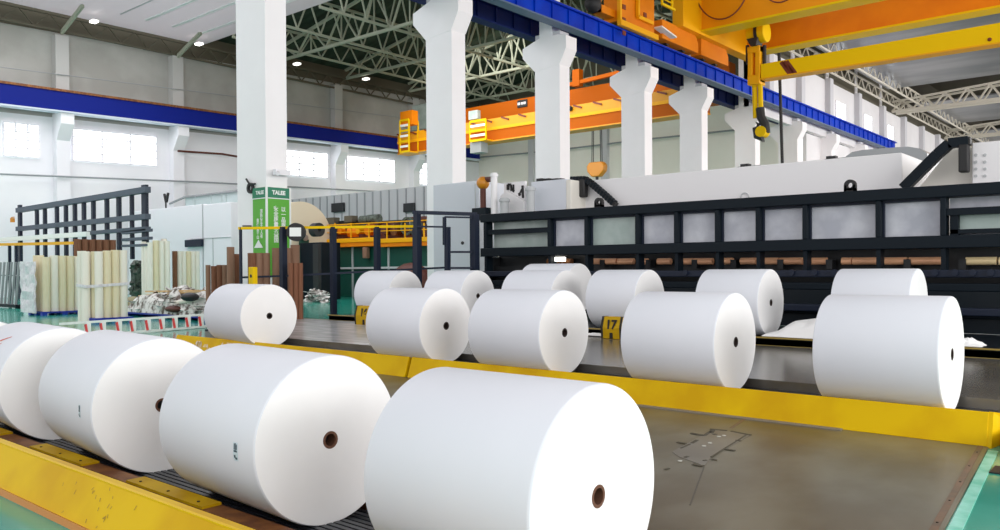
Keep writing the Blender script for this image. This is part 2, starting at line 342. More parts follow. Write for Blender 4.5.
truss(49.8, XW+.5, XC-1.9, 20.0, 20.8, 23.9, 9, 'truss', 'pale green roof truss, second from the white ceiling sheet')
truss(58.0, XW+.5, XC-1.9, 20.1, 20.9, 23.9, 9, 'truss', 'pale green roof truss, third over the left bay above the orange crane')
truss(66.0, XW+.5, XC-1.9, 20.2, 20.9, 23.9, 9, 'truss', 'dim roof truss against the cream end wall')
def ltruss(x, y0, y1, z0, z1, n, m, label, r=.1, grp='lengthwise lattice girders', cat='lattice girder'):
    t = thing('lattice_girder', label, cat, (x, (y0+y1)/2, z0), grp)
    MB().bar((x, y0, z0), (x, y1, z0), r*1.7).build('bottom_chord', m, t, smooth=False)
    MB().bar((x, y0, z1), (x, y1, z1), r*1.7).build('top_chord', m, t, smooth=False)
    w = MB()
    for k in range(n):
        ya = y0+(y1-y0)*k/n; yb = y0+(y1-y0)*(k+1)/n; yc = (ya+yb)/2
        w.bar((x, ya, z0), (x, yc, z1), r).bar((x, yc, z1), (x, yb, z0), r)
    w.build('web_members', m, t, smooth=False)
for x, zt1, nm in ((-57, 21.6, 'first from the left wall'), (-51.5, 22.6, 'second from the left wall'), (-46, 23.6, 'third from the left wall'), (-40, 23.7, 'fourth from the left wall'), (-34, 22.7, 'fifth from the left wall'), (-29, 21.8, 'nearest the column row')):
    ltruss(x, 35, 69, 20.0, zt1, 16, 'truss', 'green lattice purlin girder over the left bay, '+nm)
ltruss(XW+.6, 0, 69, 18.9, 20.0, 34, 'trussd', 'dark brown edge girder along the top of the left wall', r=.09)
struct(MB().hexa(wallquad(XW-.3, XW-.05, -8, 70, 18.9, 21.5)).build('wall_left_eaves', 'trussd', smooth=False))
# end struts that hold the ceiling at the pilasters
for i, y in enumerate(PY[1:3]):
    one(MB().bar((XW+.6, y, 18.8), (XW+4.2, y, 20.0), .16, .3), 'ceiling_strut', 'truss', ['short pale strut from the pilaster head up to the white ceiling, farther left', 'short pale strut from the pilaster head up to the white ceiling, near the first column'][i], 'strut')
for i, (x, y, xx) in enumerate(((94, 21.5, 0), (199, 44, 0), (297, 64, 0), (366, 79, 0))):
    p = at(x, y, 'X', XW+3); tag(rebase(MB().box(p.x-.3, p.x+.3, p.y-.2, p.y+.2, p.z-.07, p.z+.07).build('ceiling_lamp', 'lamp')), ['small lit lamp under the dark eaves at the far left', 'small lit lamp under the eaves left of the first column', 'small lit lamp under the green roof right of the first column', 'small lit lamp under the green roof left of the second column'][i], 'lamp', 'small roof lamps')
# right bay trusses
def box_truss(y, z0, z1, label):
    t = thing('roof_truss', label, 'truss', (-8, y, z0), 'white roof trusses of the right bay')
    for dy in (0, 1.6):
        MB().bar((-24, y+dy, z0), (12, y+dy, z0), .24).build('bottom_chord', 'trussw', t, smooth=False)
        MB().bar((-24, y+dy, z0+1.0), (12, y+dy, z1+1.2), .2).build('top_chord', 'trussw', t, smooth=False)
    w = MB(); n = 18
    for k in range(n):
        xa = -24+36*k/n; xb = -24+36*(k+1)/n; xc = (xa+xb)/2
        def zz(x): return z0+1+(z1+.2-z0)*(x+24)/36
        for dy in (0, 1.6):
            w.bar((xa, y+dy, z0), (xc, y+dy, zz(xc)), .15).bar((xc, y+dy, zz(xc)), (xb, y+dy, z0), .15)
    w.build('web_members', 'trussw', t, smooth=False)
box_truss(92.4, 18.1, 20.3, 'white lattice roof truss beyond the grey ceiling at the far right')
box_truss(141, 18.1, 20.3, 'faint last white lattice truss seen under the two nearer ones at right')
box_truss(116.5, 18.1, 20.3, 'second white lattice roof truss, smaller and lower at the right edge')
for x, nm in ((-23.6, 'against the wall head'), (-21.4, 'one step out from the wall head')):
    ltruss(x, 34, 150, 18.5, 19.5, 56, 'trussw', 'white lattice girder along the upper right bay wall, '+nm, r=.08)

# ================================================================== DECKS AND CONVEYORS
# front conveyor pit
t = thing('roll_conveyor', 'sunken dark slatted conveyor with rusty edges under the front row of rolls', 'conveyor', (-12, 3.5, -.4))
s_ = MB(); y = 3.47
while y < 4.2: s_.box(-21.9, -2.0, y, y+.042, -.2, -.098); y += .062
s_.build('slats', 'slat', t, smooth=False)
MB().box(-21.9, -2.0, 3.4, 4.25, -.4, -.2).build('frame', 'mblack', t, smooth=False)
MB().box(-21.9, -2.0, 3.08, 3.235, -.4, -.10).build('side_channel', 'mblack', t, smooth=False)
MB().box(-21.9, -2.0, 3.235, 3.40, -.4, -.02).build('edge_plate', 'rust', t, smooth=False)
MB().box(-21.9, -2.0, 4.25, 4.6, -.4, 0).build('edge_plate', 'rust', t, smooth=False)
for (xa, xb) in ((-9.15, -7.9), (-7.0, -5.75), (-4.6, -3.6), (-11.2, -10.1)):
    pl = MB().box(xa, xb, 3.235, 3.40, -.02, 0.0).build('yellow_cover_plate', 'yellow2', t, smooth=False)
    for k in range(3):
        x = xa+.15+k*(xb-xa-.3)/2
        MB().cyl((x, 3.29, 0), (x, 3.29, .006), .012, 10).build('bolt', 'scratch', pl)
# front kerb rail
t = thing('kerb_rail', 'worn yellow steel kerb rail in the bottom left corner before the front rolls', 'kerb', (-12, 2.5, 0))
MB().prism([(-21.9, 2.38, .0), (-21.9, 2.58, .30), (-21.9, 2.66, .30), (-21.9, 2.66, 0)], (19.9, 0, 0)).build('face', 'yellow', t, smooth=False)
MB().prism([(-21.9, 2.365, .0), (-21.9, 2.385, .0), (-21.9, 2.405, .035), (-21.9, 2.385, .04)], (19.9, 0, 0)).build('foot_strip', 'footo', t, smooth=False)
MB().box(-21.9, -2.0, 2.575, 2.60, .295, .306).build('edge_highlight', 'cyel2', t, smooth=False)  # brighter strip, a painted highlight along the rail's top edge
scr = MB()
for k in range(22):
    x = -5.75+random.gauss(0, .28); f = random.uniform(.15, .9); y = 2.38+.2*f-.004; z = .3*f
    dx = random.uniform(-.02, .02); h = random.uniform(.01, .03)
    scr.add([(x, y-.001, z), (x+.006, y-.001, z), (x+.006+dx, y+.667*h-.001, z+h), (x+dx, y+.667*h-.001, z+h)], [(0, 1, 2, 3)])
scr.build('scratches', 'rust', t, smooth=False)['kind'] = 'stuff'

# front steel deck
t = thing('steel_deck', 'brownish steel plate deck between the front rolls and the long yellow kerb', 'steel deck', (-9, 7, 0))
MB().add([(-18, 4.6, .012), (-1.15, 4.6, .012), (-1.53, 9.4, .012), (-18, 9.4, .012), (-18, 4.6, 0), (-1.15, 4.6, 0), (-1.53, 9.4, 0), (-18, 9.4, 0)], [(0, 1, 2, 3), (4, 5, 1, 0), (5, 6, 2, 1), (6, 7, 3, 2), (7, 4, 0, 3)]).build('plate', 'plate', t, smooth=False)
def dk(px, py, z=.013): return at(px, py, 'Z', z)
# inset cover with hinge marks
cv = [dk(713, 429.5), dk(751, 435), dk(711, 457.5), dk(704, 466), dk(679, 457), dk(672, 452)]
MB().prism(cv, (0, 0, .003)).build('cover_panel', 'plate3', t, smooth=False)
for (x0, y0, x1, y1, w) in ((710, 429, 727, 430.5, .06), (731, 431, 751, 435, .05), (713, 430, 711, 433, .07), (691, 433, 705, 435.5, .06), (705, 435, 711, 431, .05), (677, 442, 686, 443.5, .06), (692, 443, 697, 440, .05), (681, 448, 690, 444, .025),
                      (711, 457, 746, 435, .025), (736, 440, 741, 441, .04), (725, 449, 735, 450.5, .06), (693, 464, 703, 466, .07), (711, 459, 717, 460, .03), (685, 456.5, 688, 457, .08), (666, 468.5, 668, 469, .09), (714, 434, 716, 434.5, .07), (704, 460, 706, 460.5, .06)):
    p, q = dk(x0, y0, .018), dk(x1, y1, .018); MB().bar(p, q, w*.7, .004).build('gouge', 'gougem', t, smooth=False)
for (x, y) in ((704, 446), (710, 443), (719, 436.5), (724, 435.5), (680, 461)):
    p = dk(x, y, .018); MB().cyl(p, p+Vector((0, 0, .003)), .022, 7).build('paint_chip', 'chip', t, smooth=False)
MB().bar(dk(746, 418, .014), dk(731, 428, .014), .035, .003).build('seam', 'edgep', t, smooth=False)
MB().bar(dk(704, 467, .0135), dk(690, 505, .0135), .012, .002).build('seam', 'seamm', t, smooth=False)
MB().bar((-1.205, 4.6, .006), (-1.585, 9.25, .006), .05, .02).build('edge_strip', 'edgep', t, smooth=False)
for k in range(7):
    f = .08+k*.14; x = -1.205-.38*f; y = 4.6+4.65*f
    MB().cyl((x, y, .016), (x, y, .020), .009, 8).build('bolt', 'scratch', t)
MB().box(-9.4, -2.9, 9.15, 9.20, .012, .03).build('base_angle', 'anglem', t, smooth=False)
one(MB().bar((-1.00, 3.5, .004), (-1.455, 9.1, .004), .085, .008), 'painted_edge_line', 'greenline', 'pale turquoise worn line along the right edge of the brown steel deck', 'floor marking')

def kerb(x0, x1, label):
    t = thing('deck_kerb', label, 'kerb', ((x0+x1)/2, 9.4, 0))
    MB().prism([(x0, 9.22, .012), (x0, 9.33, .34), (x0, 9.345, .34), (x0, 9.62, .225), (x0, 9.62, .012)], (x1-x0, 0, 0)).build('face', 'yellow', t, bevel=.006, smooth=False)
    return t
k1 = kerb(-17.6, -9.93, 'left length of the long yellow kerb, its left end scuffed white, under two rolls')
k2 = kerb(-9.86, -1.53, 'right length of the long yellow kerb, ending at the right edge by the green floor')
MB().prism([(-1.53, 9.22, .0), (-1.53, 9.345, .345), (-1.38, 9.9, .24), (-1.38, 10.1, .12), (-1.38, 10.15, .0)], (.04, .0, 0)).build('end_cap', 'yellow', k2, smooth=False)
sc1 = MB()
for k in range(16):
    x = random.uniform(-17.5, -15.3); zz = random.uniform(.03, .2); w_ = random.uniform(.05, .3); h = random.uniform(.06, .13)
    def fy(z): return 9.22+.11*(z-.012)/.328-.004
    sc1.add([(x, fy(zz), zz), (x+w_, fy(zz), zz), (x+w_*.8, fy(zz+h), zz+h), (x+.05, fy(zz+h), zz+h)], [(0, 1, 2, 3)])
sc1.build('scuff', 'scuff', k1, smooth=False)['kind'] = 'stuff'
# rear deck with trough conveyor
t = thing('roll_conveyor', 'dark slatted conveyor trough behind the yellow kerb carrying the middle row of rolls', 'conveyor', (-9, 10, 0))
s_ = MB(); y = 9.63
while y < 10.2: s_.box(-17.6, -1.6, y, y+.055, .15, .228); y += .07
s_.build('slats', 'slat', t, smooth=False)
MB().box(-17.6, -1.6, 9.62, 10.25, 0, .15).build('frame', 'mblack', t, smooth=False)
t = thing('steel_deck', 'raised grey-brown steel deck between the middle and back rows of rolls', 'steel deck', (-10, 12.5, 0))
MB().add([(-18, 10.25, .34), (-1.5, 10.25, .34), (-1.9, 14.75, .34), (-21.0, 14.75, .34), (-18, 10.25, 0), (-1.5, 10.25, 0), (-1.9, 14.75, 0), (-21.0, 14.75, 0)], [(0, 1, 2, 3), (4, 5, 1, 0), (5, 6, 2, 1), (6, 7, 3, 2), (7, 4, 0, 3)]).build('plate', 'plate2', t, smooth=False)
MB().add([(-17.95, 10.26, .342), (-11.3, 10.26, .342), (-11.3, 14.69, .342), (-20.9, 14.69, .342)], [(0, 1, 2, 3)]).build('sheen_plate', 'deck_sheen', t, smooth=False)  # window reflection on the deck's left part, painted as a lighter grey
MB().box(-21.0, -1.9, 14.715, 14.74, .335, .345).build('edge_line', 'edgel', t, smooth=False)
MB().bar((-18.05, 10.3, .36), (-21.0, 14.75, .36), .05, .04).build('edge_line', 'navy2', t, smooth=False)
t = thing('roll_conveyor', 'low step with yellow edge and dark bed carrying the back row of rolls', 'conveyor', (-12, 15.5, 0))
MB().box(-19.2, -1.9, 14.86, 18.39, .0, .445).build('bed', 'mdark', t, smooth=False)
MB().box(-19.2, -1.9, 14.80, 14.86, .465, .487).build('edge_angle', 'edgel', t, smooth=False)
MB().box(-19.2, -1.9, 14.86, 14.95, .3, .47).build('edge_frame', 'mblack', t, smooth=False)
one(MB().box(-1.36, -.2, 8.9, 9.9, 0, .17), 'floor_block', 'yellow', 'low yellow block on the green floor at the right edge beside the kerb end', 'block', bevel=.03)
t = thing('floor_grate', 'small dark drain grate with white bars in the green floor at the right edge', 'grate', (-.9, 8.3, 0))
MB().box(-1.33, -.2, 8.12, 8.42, .001, .012).build('frame', 'mblack', t, smooth=False)
g = MB()
for k in range(5): g.box(-1.2+k*.24, -1.18+k*.24, 8.12, 8.42, .012, .018)
g.build('bars', 'white', t, smooth=False)

# ================================================================== PAPER ROLLS
RL, RR = 1.32, .625
def roll(x, y, z, label, grp, R=RR, L=RL, sticker=None, streak=False, yaw=0):
    t = thing('paper_roll', label, 'paper roll', (x-L/2, y, z-R), grp)
    h = .066
    prof = [(0, h), (.004, R-.012), (.012, R-.003), (.025, R), (L-.02, R), (L-.008, R-.003), (L, R-.010)]
    MB().ring((x-L, y, z), (x, y, z), prof+[(L, R*.75), (L, R*.4), (L, h)], 128).build('wound_paper', PAPER2, t, ang=30)
    MB().ring((x-L, y, z), (x, y, z), [(0, h), (0, .047), (L+.002, .047), (L+.002, h)], 40).build('core_tube', 'core' if grp == g1 else 'core_dark', t)
    MB().cyl((x-.9*L, y, z), (x-.10, y, z), .0465, 24).build('core_hole', 'dark', t)
    if sticker:
        dx, ang, w_, hh = sticker
        # sticker lies on the paper surface: columns of ink marks on a pale label
        def sp(u, a, rr): return (x-dx+u, y-math.cos(a)*rr, z+math.sin(a)*rr)
        lb_ = MB(); n = 8
        for k in range(n):
            a0_, a1_ = ang+hh*(k/n-.5), ang+hh*((k+1)/n-.5)
            lb_.add([sp(-w_/2, a0_, R+.0015), sp(w_/2, a0_, R+.0015), sp(w_/2, a1_, R+.0015), sp(-w_/2, a1_, R+.0015)], [(0, 1, 2, 3)])
        st = lb_.build('sticker', 'label', t)
        ik = MB()
        for (ua, ub, fa, fb) in ((-.32, -.12, .10, .44), (-.05, .10, .06, .46), (.16, .34, .12, .40), (-.36, .36, -.02, .07), (-.34, .0, -.34, -.18), (-.1, .36, -.42, -.30)):
            a0_, a1_ = ang+hh*fa, ang+hh*fb
            ik.add([sp(ua*w_, a0_, R+.003), sp(ub*w_, a0_, R+.003), sp(ub*w_, a1_, R+.003), sp(ua*w_, a1_, R+.003)], [(0, 1, 2, 3)])
        ik.build('barcode', 'ink', st, smooth=False)
    if streak:
        ik = MB()
        for (u0_, u1_, a0_, a1_, wd) in ((-1.05, -.55, .60, .95, .07), (-.95, -.62, .50, .78, .05), (-1.2, -.8, .45, .7, .06)):
            for k in range(6):
                f0, f1 = k/6, (k+1)/6
                def sq(u, a): return (x+u, y-math.cos(a)*(R+.003), z+math.sin(a)*(R+.003))
                ua, ub = u0_+(u1_-u0_)*f0, u0_+(u1_-u0_)*f1; aa, ab = a0_+(a1_-a0_)*f0, a0_+(a1_-a0_)*f1
                wa = wd*(1-abs(f0-.5))*.8
                ik.add([sq(ua, aa), sq(ub, ab), sq(ub, ab+wa), sq(ua, aa+wa)], [(0, 1, 2, 3)])
        ik.build('red_print', 'redink', t, smooth=False)
    if yaw:
        a = RD(yaw); t.rotation_euler = (0, 0, -a); t.location = (x-math.cos(a)*L/2, y+math.sin(a)*L/2, z-R)
    return t
# paper: slightly cool on the wound side, whiter on the cut end (side light on the ends put into the colour)
PAPER2 = M['paper']
def two_tone(o):
    o.data.materials.append(M['paperend'])
    for p in o.data.polygons:
        if abs(p.normal.x) > .8: p.material_index = 1
g1, g2, g3 = 'front row of white paper rolls', 'middle row of white paper rolls', 'back row of white paper rolls'
roll(-2.53, 3.82, .525, 'large white paper roll nearest the camera, bottom centre, its cut end facing right', g1, R=.632, L=1.28)
roll(-4.93, 3.82, .525, 'large white paper roll second in front row, barcode sticker beside its big cut end', g1, sticker=(.25, -.03, .065, .21), yaw=3, R=.638, L=1.52)
roll(-7.46, 3.80, .525, 'white paper roll third in front row, small barcode sticker, yellow kerb at its foot', g1, sticker=(.30, -.02, .05, .19), yaw=5, R=.64, L=1.60)
roll(-9.78, 3.80, .525, 'white paper roll fourth in front row, red print on its wrapper at left edge', g1, streak=True, yaw=5, R=.638, L=1.60)
roll(-12.2, 3.80, .53, 'white paper roll at the far left end of the front row, mostly hidden', g1)
roll(-1.94, 9.76, .856, 'white paper roll at the right end of the middle row, resting by the kerb end', g2, L=1.27)
roll(-4.38, 9.76, .856, 'white paper roll second from right in middle row, below the 17 marker', g2)
roll(-7.00, 9.70, .856, 'white paper roll in middle row centre, cut end facing right, above the nearest roll', g2, L=1.37)
roll(-9.42, 9.70, .856, 'white paper roll in middle row straddling the joint between the two kerb lengths', g2)
roll(-14.44, 9.66, .856, 'white paper roll alone at left end of middle row in front of the green sign', g2, yaw=4, R=.65, L=1.60)
for q, L, lab in (((919, 306.5), 1.3, 'white paper roll at right end of back row, top showing above the big right roll'),
                  ((771, 303.2), 1.3, 'white paper roll in back row with whole cut end visible, loose sheet at its foot'),
                  ((650, 300), 1.25, 'white paper roll in back row directly behind the 17 marker'),
                  ((567, 297.5), 1.5, 'white paper roll in back row in front of the raised roll'),
                  ((478, 295.2), 1.35, 'white paper roll in back row in front of the navy gate frame'),
                  ((406, 293.5), 1.45, 'white paper roll at left end of back row behind the small marker')):
    p = at(*q, 'Y', 15.5); roll(p.x, 15.5, 1.103, lab, g3, R=.655, L=L)
p = at(579.7, 288, 'Y', 17.15)
roll(p.x, 17.15, p.z, 'white paper roll raised behind the back row, standing higher than its neighbours', 'raised roll', R=.63, L=1.55)
t = thing('roll_cradle', 'dark steel cradle holding the raised roll against the machine', 'cradle', (p.x-.8, 17.15, .445))
for dx in (.3, 1.25):
    zz = p.z-.63; MB().prism([(p.x-dx, 16.65, .445), (p.x-dx, 17.65, .445), (p.x-dx, 17.6, zz+.1), (p.x-dx, 17.15, zz-.002), (p.x-dx, 16.7, zz+.1)], (.12, 0, 0)).build('saddle', 'mdark', t, smooth=False)
for o in list(bpy.data.objects):
    if o.name.startswith('wound_paper'): two_tone(o)

# loose sheets on the step
def sheet(outline, name, label, zt_=.02):
    m = MB(); m.prism(outline, (0, 0, .012)); return one(m, name, 'paperend', label, 'loose paper')
def crumple(cx_, cy_, z, sx, sy, hgt, label, seed):
    random.seed(seed); n = 14; vs = []; fs = []
    for j in range(n+1):
        for i in range(n+1):
            u, v = i/n-.5, j/n-.5; e = max(0, 1-4*u*u)*max(0, 1-4*v*v)
            h = hgt*(e**.7)*(.55+.9*abs(noise.noise(Vector((u*5+seed, v*5, 3)))))
            vs.append((cx_+u*sx*(1+.15*noise.noise(Vector((v*4, seed, 0)))), cy_+v*sy, z+.006+h))
    for j in range(n):
        for i in range(n): a = j*(n+1)+i; fs.append((a, a+1, a+n+2, a+n+1))
    m = MB(); m.add(vs, fs); o = m.build('loose_sheet', 'paperend', smooth=False)
    s = o.modifiers.new('thick', 'SOLIDIFY'); s.thickness = .01; s.offset = 1
    return tag(rebase(o), label, 'loose paper')
pa = at(805, 338, 'Z', .5)
def drape(px0, px1, hs, label, seed):
    """folded sheet standing on the step edge: hs = heights along its length"""
    random.seed(seed); n = 22; m_ = 10; vs = []; fs = []
    xa = at(px0, 343, 'Y', 15.0).x; xb = at(px1, 343, 'Y', 15.0).x
    for j in range(m_+1):
        v = j/m_
        for i in range(n+1):
            u = i/n; q = u*(len(hs)-1); k = min(int(q), len(hs)-2); h = hs[k]+(hs[k+1]-hs[k])*(q-k)
            prof = math.sin(pi*min(1, v*1.02))**.6 if v < .55 else max(0, 1-(v-.55)/.45)**.8
            vs.append((xa+(xb-xa)*u, 14.84+.62*v, .492+h*prof*(.9+.25*noise.noise(Vector((u*6, v*4, seed))))+.004))
    for j in range(m_):
        for i in range(n): a = j*(n+1)+i; fs.append((a, a+1, a+n+2, a+n+1))
    mb = MB(); mb.add(vs, fs); o = mb.build('loose_sheet', 'paperend', smooth=False)
    s_ = o.modifiers.new('thick', 'SOLIDIFY'); s_.thickness = .01; s_.offset = 1
    return tag(rebase(o), label, 'loose paper')
drape(765, 836, (.03, .10, .26, .34, .38, .42, .40), 'large crumpled white sheet standing on the step between the two right back rolls', 3)
crumple(-3.0, 15.1, .49, .9, .5, .16, 'crumpled white paper scrap on the step right of the big right roll', 5)
crumple(-9.7, 14.6, .352, .5, .3, .05, 'small white paper scrap beside the 17 marker', 8)

def text(body, loc, size, rot, parent, name='lettering', m='swhite', off=.0):
    cu = bpy.data.curves.new(name, 'FONT'); cu.body = body; cu.size = size; cu.align_x = 'CENTER'; cu.align_y = 'CENTER'; cu.extrude = .004; cu.offset = off; cu.space_line = .95
    o = bpy.data.objects.new(name, cu); col.objects.link(o); o.parent = parent; o.location = Vector(loc)-parent.location; o.rotation_euler = rot; cu.materials.append(M[m]); return meshed(o)
def meshed(o):
    bpy.context.view_layer.update()
    me = bpy.data.meshes.new_from_object(o.evaluated_get(bpy.context.evaluated_depsgraph_get())); n = o.name; cu = o.data
    o2 = bpy.data.objects.new(n.split('.')[0], me); col.objects.link(o2); o2.parent = o.parent; o2.location = o.location; o2.rotation_euler = o.rotation_euler
    bpy.data.objects.remove(o); bpy.data.curves.remove(cu); return o2
# numbered markers
def marker(px0, px1, ytop, ybot, num, label, Yv=None):
    b = at((px0+px1)/2, ybot, 'Z', .34); Yp = min(b.y, 14.2); a = at(px0, ybot, 'Y', Yp); c = at(px1, ybot, 'Y', Yp); zt_ = at((px0+px1)/2, ytop, 'Y', Yp).z
    z0 = .342; w_ = c.x-a.x; h = zt_-z0; t = thing('number_marker', label, 'marker', ((a.x+c.x)/2, Yp, z0), 'yellow number markers')
    prof = [(0, 0), (-.02, h*.5), (.05, h), (.05+.18, h), (.25, 0)]
    MB().prism([(a.x, Yp+u, z0+v) for u, v in prof], (w_, 0, 0)).build('body', 'yellow2', t, bevel=.008, smooth=False)
    for x in (a.x+.005, c.x-.055):
        MB().prism([(x, Yp+u-.006, z0+v+.006) for u, v in prof], (.05, 0, 0)).build('black_edge', 'scratch', t, smooth=False)
    MB().box((a.x+c.x)/2-.035, (a.x+c.x)/2+.035, Yp-.02, Yp+.02, z0+.01, z0+h*.28).build('slot', 'dark', t, smooth=False)
    cu = bpy.data.curves.new('number', 'FONT'); cu.body = num; cu.size = h*.58; cu.align_x = 'CENTER'; cu.extrude = .006; cu.offset = .008
    o = bpy.data.objects.new('number', cu); col.objects.link(o); o.parent = t
    o.location = (0, -.016, h*.46); o.rotation_euler = (RD(90-6), 0, 0); cu.materials.append(M['scratch']); meshed(o)
marker(601, 622, 317, 336, '17', 'yellow box marker reading 17 on the rear deck before a back roll')
marker(355, 373, 306, 325, '16', 'yellow box marker with a two-digit number at the left of the rear deck')

# ================================================================== MACHINE
YM = 18.6
def mp(x, y, Y=YM): return at(x, y, 'Y', Y)
t = thing('winder_machine', 'long navy steel machine front with mesh windows and copper rollers behind the rolls', 'machine', (-10, YM+1, .45))
xl = mp(480, 230).x; xr = 6.0
zt1, zt0 = mp(740, 198.0).z, mp(740, 208.3).z
zm1, zm0 = mp(740, 241).z, mp(740, 252).z
zl1, zl0 = mp(740, 270.5).z, mp(740, 277).z
MB().box(xl, xr, YM, YM+.5, zt0, zt1).build('top_rail', 'navy', t, bevel=.02, smooth=False)
MB().box(xl, xr, YM, YM+.4, zm0, zm1).build('middle_rail', 'navy', t, bevel=.02, smooth=False)
MB().box(xl, xr, YM-.05, YM+.4, zl0, zl1).build('lower_rail', 'navy2', t, bevel=.02, smooth=False)
MB().box(xl, xr, YM+.9, YM+2.2, .45, zm1).build('inner_body', 'mblack', t, smooth=False)
MB().box(xl, xr, YM-.2, YM+1.0, .45, zl0-.28).build('base_body', 'mdark', t, smooth=False)
MB().box(xl, xr, YM-.12, YM+.2, zl0-.28, zl0-.12).build('ledge', 'navy', t, bevel=.02, smooth=False)
MB().box(xl, xr, YM-.45, YM-.2, zl0-.75, zl0-.6).build('ledge', 'navy2', t, bevel=.02, smooth=False)
MB().box(xl, xr, YM-.30, YM-.2, .75, .85).build('ledge', 'navy', t, bevel=.02, smooth=False)
mull = [484, 548, 585, 636, 675, 716, 757, 804, 877.5, 942.5]
for x in mull:
    p = mp(x, 225).x; w_ = .055
    MB().box(p-w_, p+w_, YM+.03, YM+.35, zm1, zt0).build('mullion', 'navy', t, bevel=.015, smooth=False)
    MB().box(p-w_*.8, p+w_*.8, YM+.06, YM+.35, zl1, zm0).build('mullion', 'navy', t, smooth=False)
xs = [mp(x, 225).x for x in mull]+[mp(1016, 225).x, mp(1090, 225).x, mp(1200, 225).x]
for k in range(len(xs)-1):
    a, b = xs[k]+.055, xs[k+1]-.055
    if k == 0 or k >= 9:
        zc_ = (zm1+zt0)/2+.08
        MB().box(a, b, YM+.08, YM+.3, zc_-.06, zc_+.08).build('cross_bar', 'navy', t, smooth=False)
        MB().box(a, b, YM+.40, YM+.44, zm1, zt0).build('window_panel', 'meshg' if k < 9 else 'mesh', t, smooth=False)
        if k >= 9:
            MB().box(a+.05, b, YM+.15, YM+.3, zm1+.03, zm1+.12).box(a+.05, a+.2, YM+.15, YM+.3, zm1, zc_).build('inner_frame', 'navy', t, smooth=False)
            MB().box(a+.2, b, YM+.32, YM+.36, zm1+.1, zc_-.05).build('window_panel', 'meshg', t, smooth=False)
    else:
        MB().box(a, b, YM+.28, YM+.32, zm1, zt0).build('window_panel', 'mesh' if k != 2 else 'meshg', t, smooth=False)
        MB().box(a, a+.03, YM+.2, YM+.30, zm1, zt0).box(b-.03, b, YM+.2, YM+.30, zm1, zt0).box(a, b, YM+.18, YM+.3, zt0-.05, zt0).build('panel_frame', 'navy2', t, smooth=False)
# copper rollers behind the lower opening
segs = [(590, 601, 0), (602, 617, 0), (618.5, 634, 0), (641, 648, 1), (658, 671, 0), (679, 693, 0), (694, 713, 0), (720, 733, 0), (741, 756, 0), (763.5, 779, 0), (780.5, 803, 0), (811, 827, 0), (842, 852, 0), (853, 877, 0), (884, 907, 2), (909, 942, 2), (966, 997, 3), (999, 1040, 3), (548, 560, 4), (562, 572, 4)]
for a, b, kd in segs:
    pa, pb = mp(a, 261.5, YM+.62), mp(b, 261.5, YM+.62); z = pa.z if a < 700 else mp(a, 261.2, YM+.62).z
    MB().cyl((pa.x, YM+.62, z), (pb.x, YM+.62, z), .085, 16).build('roller', 'brass' if kd == 3 else ('rust' if kd == 4 else 'copper'), t)
for a in (648, 733, 829, 907, 962, 602, 694, 780):
    p = mp(a, 262, YM+.5); MB().box(p.x-.07, p.x+.07, YM+.5, YM+.75, p.z-.16, p.z+.06).build('bearing_bracket', 'mblack', t, smooth=False)
lt = mp(558, 260.5, YM+.3)
MB().box(lt.x-.28, lt.x+.25, YM+.25, YM+.35, lt.z-.03, lt.z+.10).build('work_light', 'lamp', t, bevel=.02)
for x in (893, 955, 973, 991, 935, 835, 815, 792, 770, 600, 640, 686): 
    p = mp(x, 272.5, YM-.06); MB().cyl((p.x, YM-.12, p.z), (p.x, YM-.05, p.z), .07, 8).build('guide_wheel', 'navy2', t)
MB().box(xl, xl+.05, YM+.4, YM+2.2, .45, zm0).box(xl, xl+3.2, YM+.6, YM+.9, .45, zm0-.3).build('end_plate', 'mblack', t, smooth=False)
# hood over the machine
YH = 21.4
t = thing('machine_hood', 'long white dryer hood standing behind and above the navy machine front', 'hood', (-8, YH+2, 0))
h1 = at(566, 182, 'Y', YH); h2 = at(800, 161.5, 'Y', YH); h3 = at(900, 151.5, 'Y', YH)
zh = h2.z; xsplit = at(902, 150, 'Y', YH).x
MB().box(h1.x, xsplit, YH, YH+3.2, .5, zh).build('cover', 'hood', t, bevel=.03, smooth=False)
p2 = at(975, 144, 'Y', YH-.5)
MB().prism([(xsplit, YH, .5), (xsplit, YH, 3.2), (at(950, 148, 'Y', YH).x, YH, zh-.02), (8, YH, zh-.02), (8, YH, .5)], (0, 3.2, 0)).build('cover', 'hoodb', t, bevel=.02, smooth=False)
q0, q1 = at(972, 143, 'Y', YH-.35), at(1010, 140, 'Y', YH-.35)
MB().box(q0.x, 8, YH-.35, YH, 2.8, q0.z).build('end_box', 'hood', t, bevel=.02, smooth=False)
rv = MB()
for i in range(2):
    for j in range(4):
        p = at(976+i*9, 155+j*7, 'Y', YH-.35); rv.cyl((p.x, YH-.37, p.z), (p.x, YH-.34, p.z), .035, 8)
rv.build('rivet', 'clad', t)
# dark door outline ring mark
p = at(745, 197, 'Y', YH)
MB().ring((p.x, YH-.03, p.z), (p.x, YH+.02, p.z), [(0, .10), (0, .125), (.04, .125), (.04, .10)], 20).build('lifting_eye', 'clad', t)
for (x, y, nm) in ((600, 201, 'left'), (851, 188, 'right')):
    p = mp(x, y, YM+.4); z0 = zt1
    m = MB(); m.ring((p.x, YM+.3, z0+.16), (p.x, YM+.42, z0+.16), [(0, .06), (0, .125), (.12, .125), (.12, .06)], 20)
    m.box(p.x-.125, p.x+.125, YM+.3, YM+.42, z0, z0+.09).box(p.x-.125, p.x-.07, YM+.3, YM+.42, z0, z0+.16).box(p.x+.07, p.x+.125, YM+.3, YM+.42, z0, z0+.16)
    one(m, 'lifting_lug', 'rubber', 'black ring lug on the machine top rail, the %s one' % nm, 'lug')
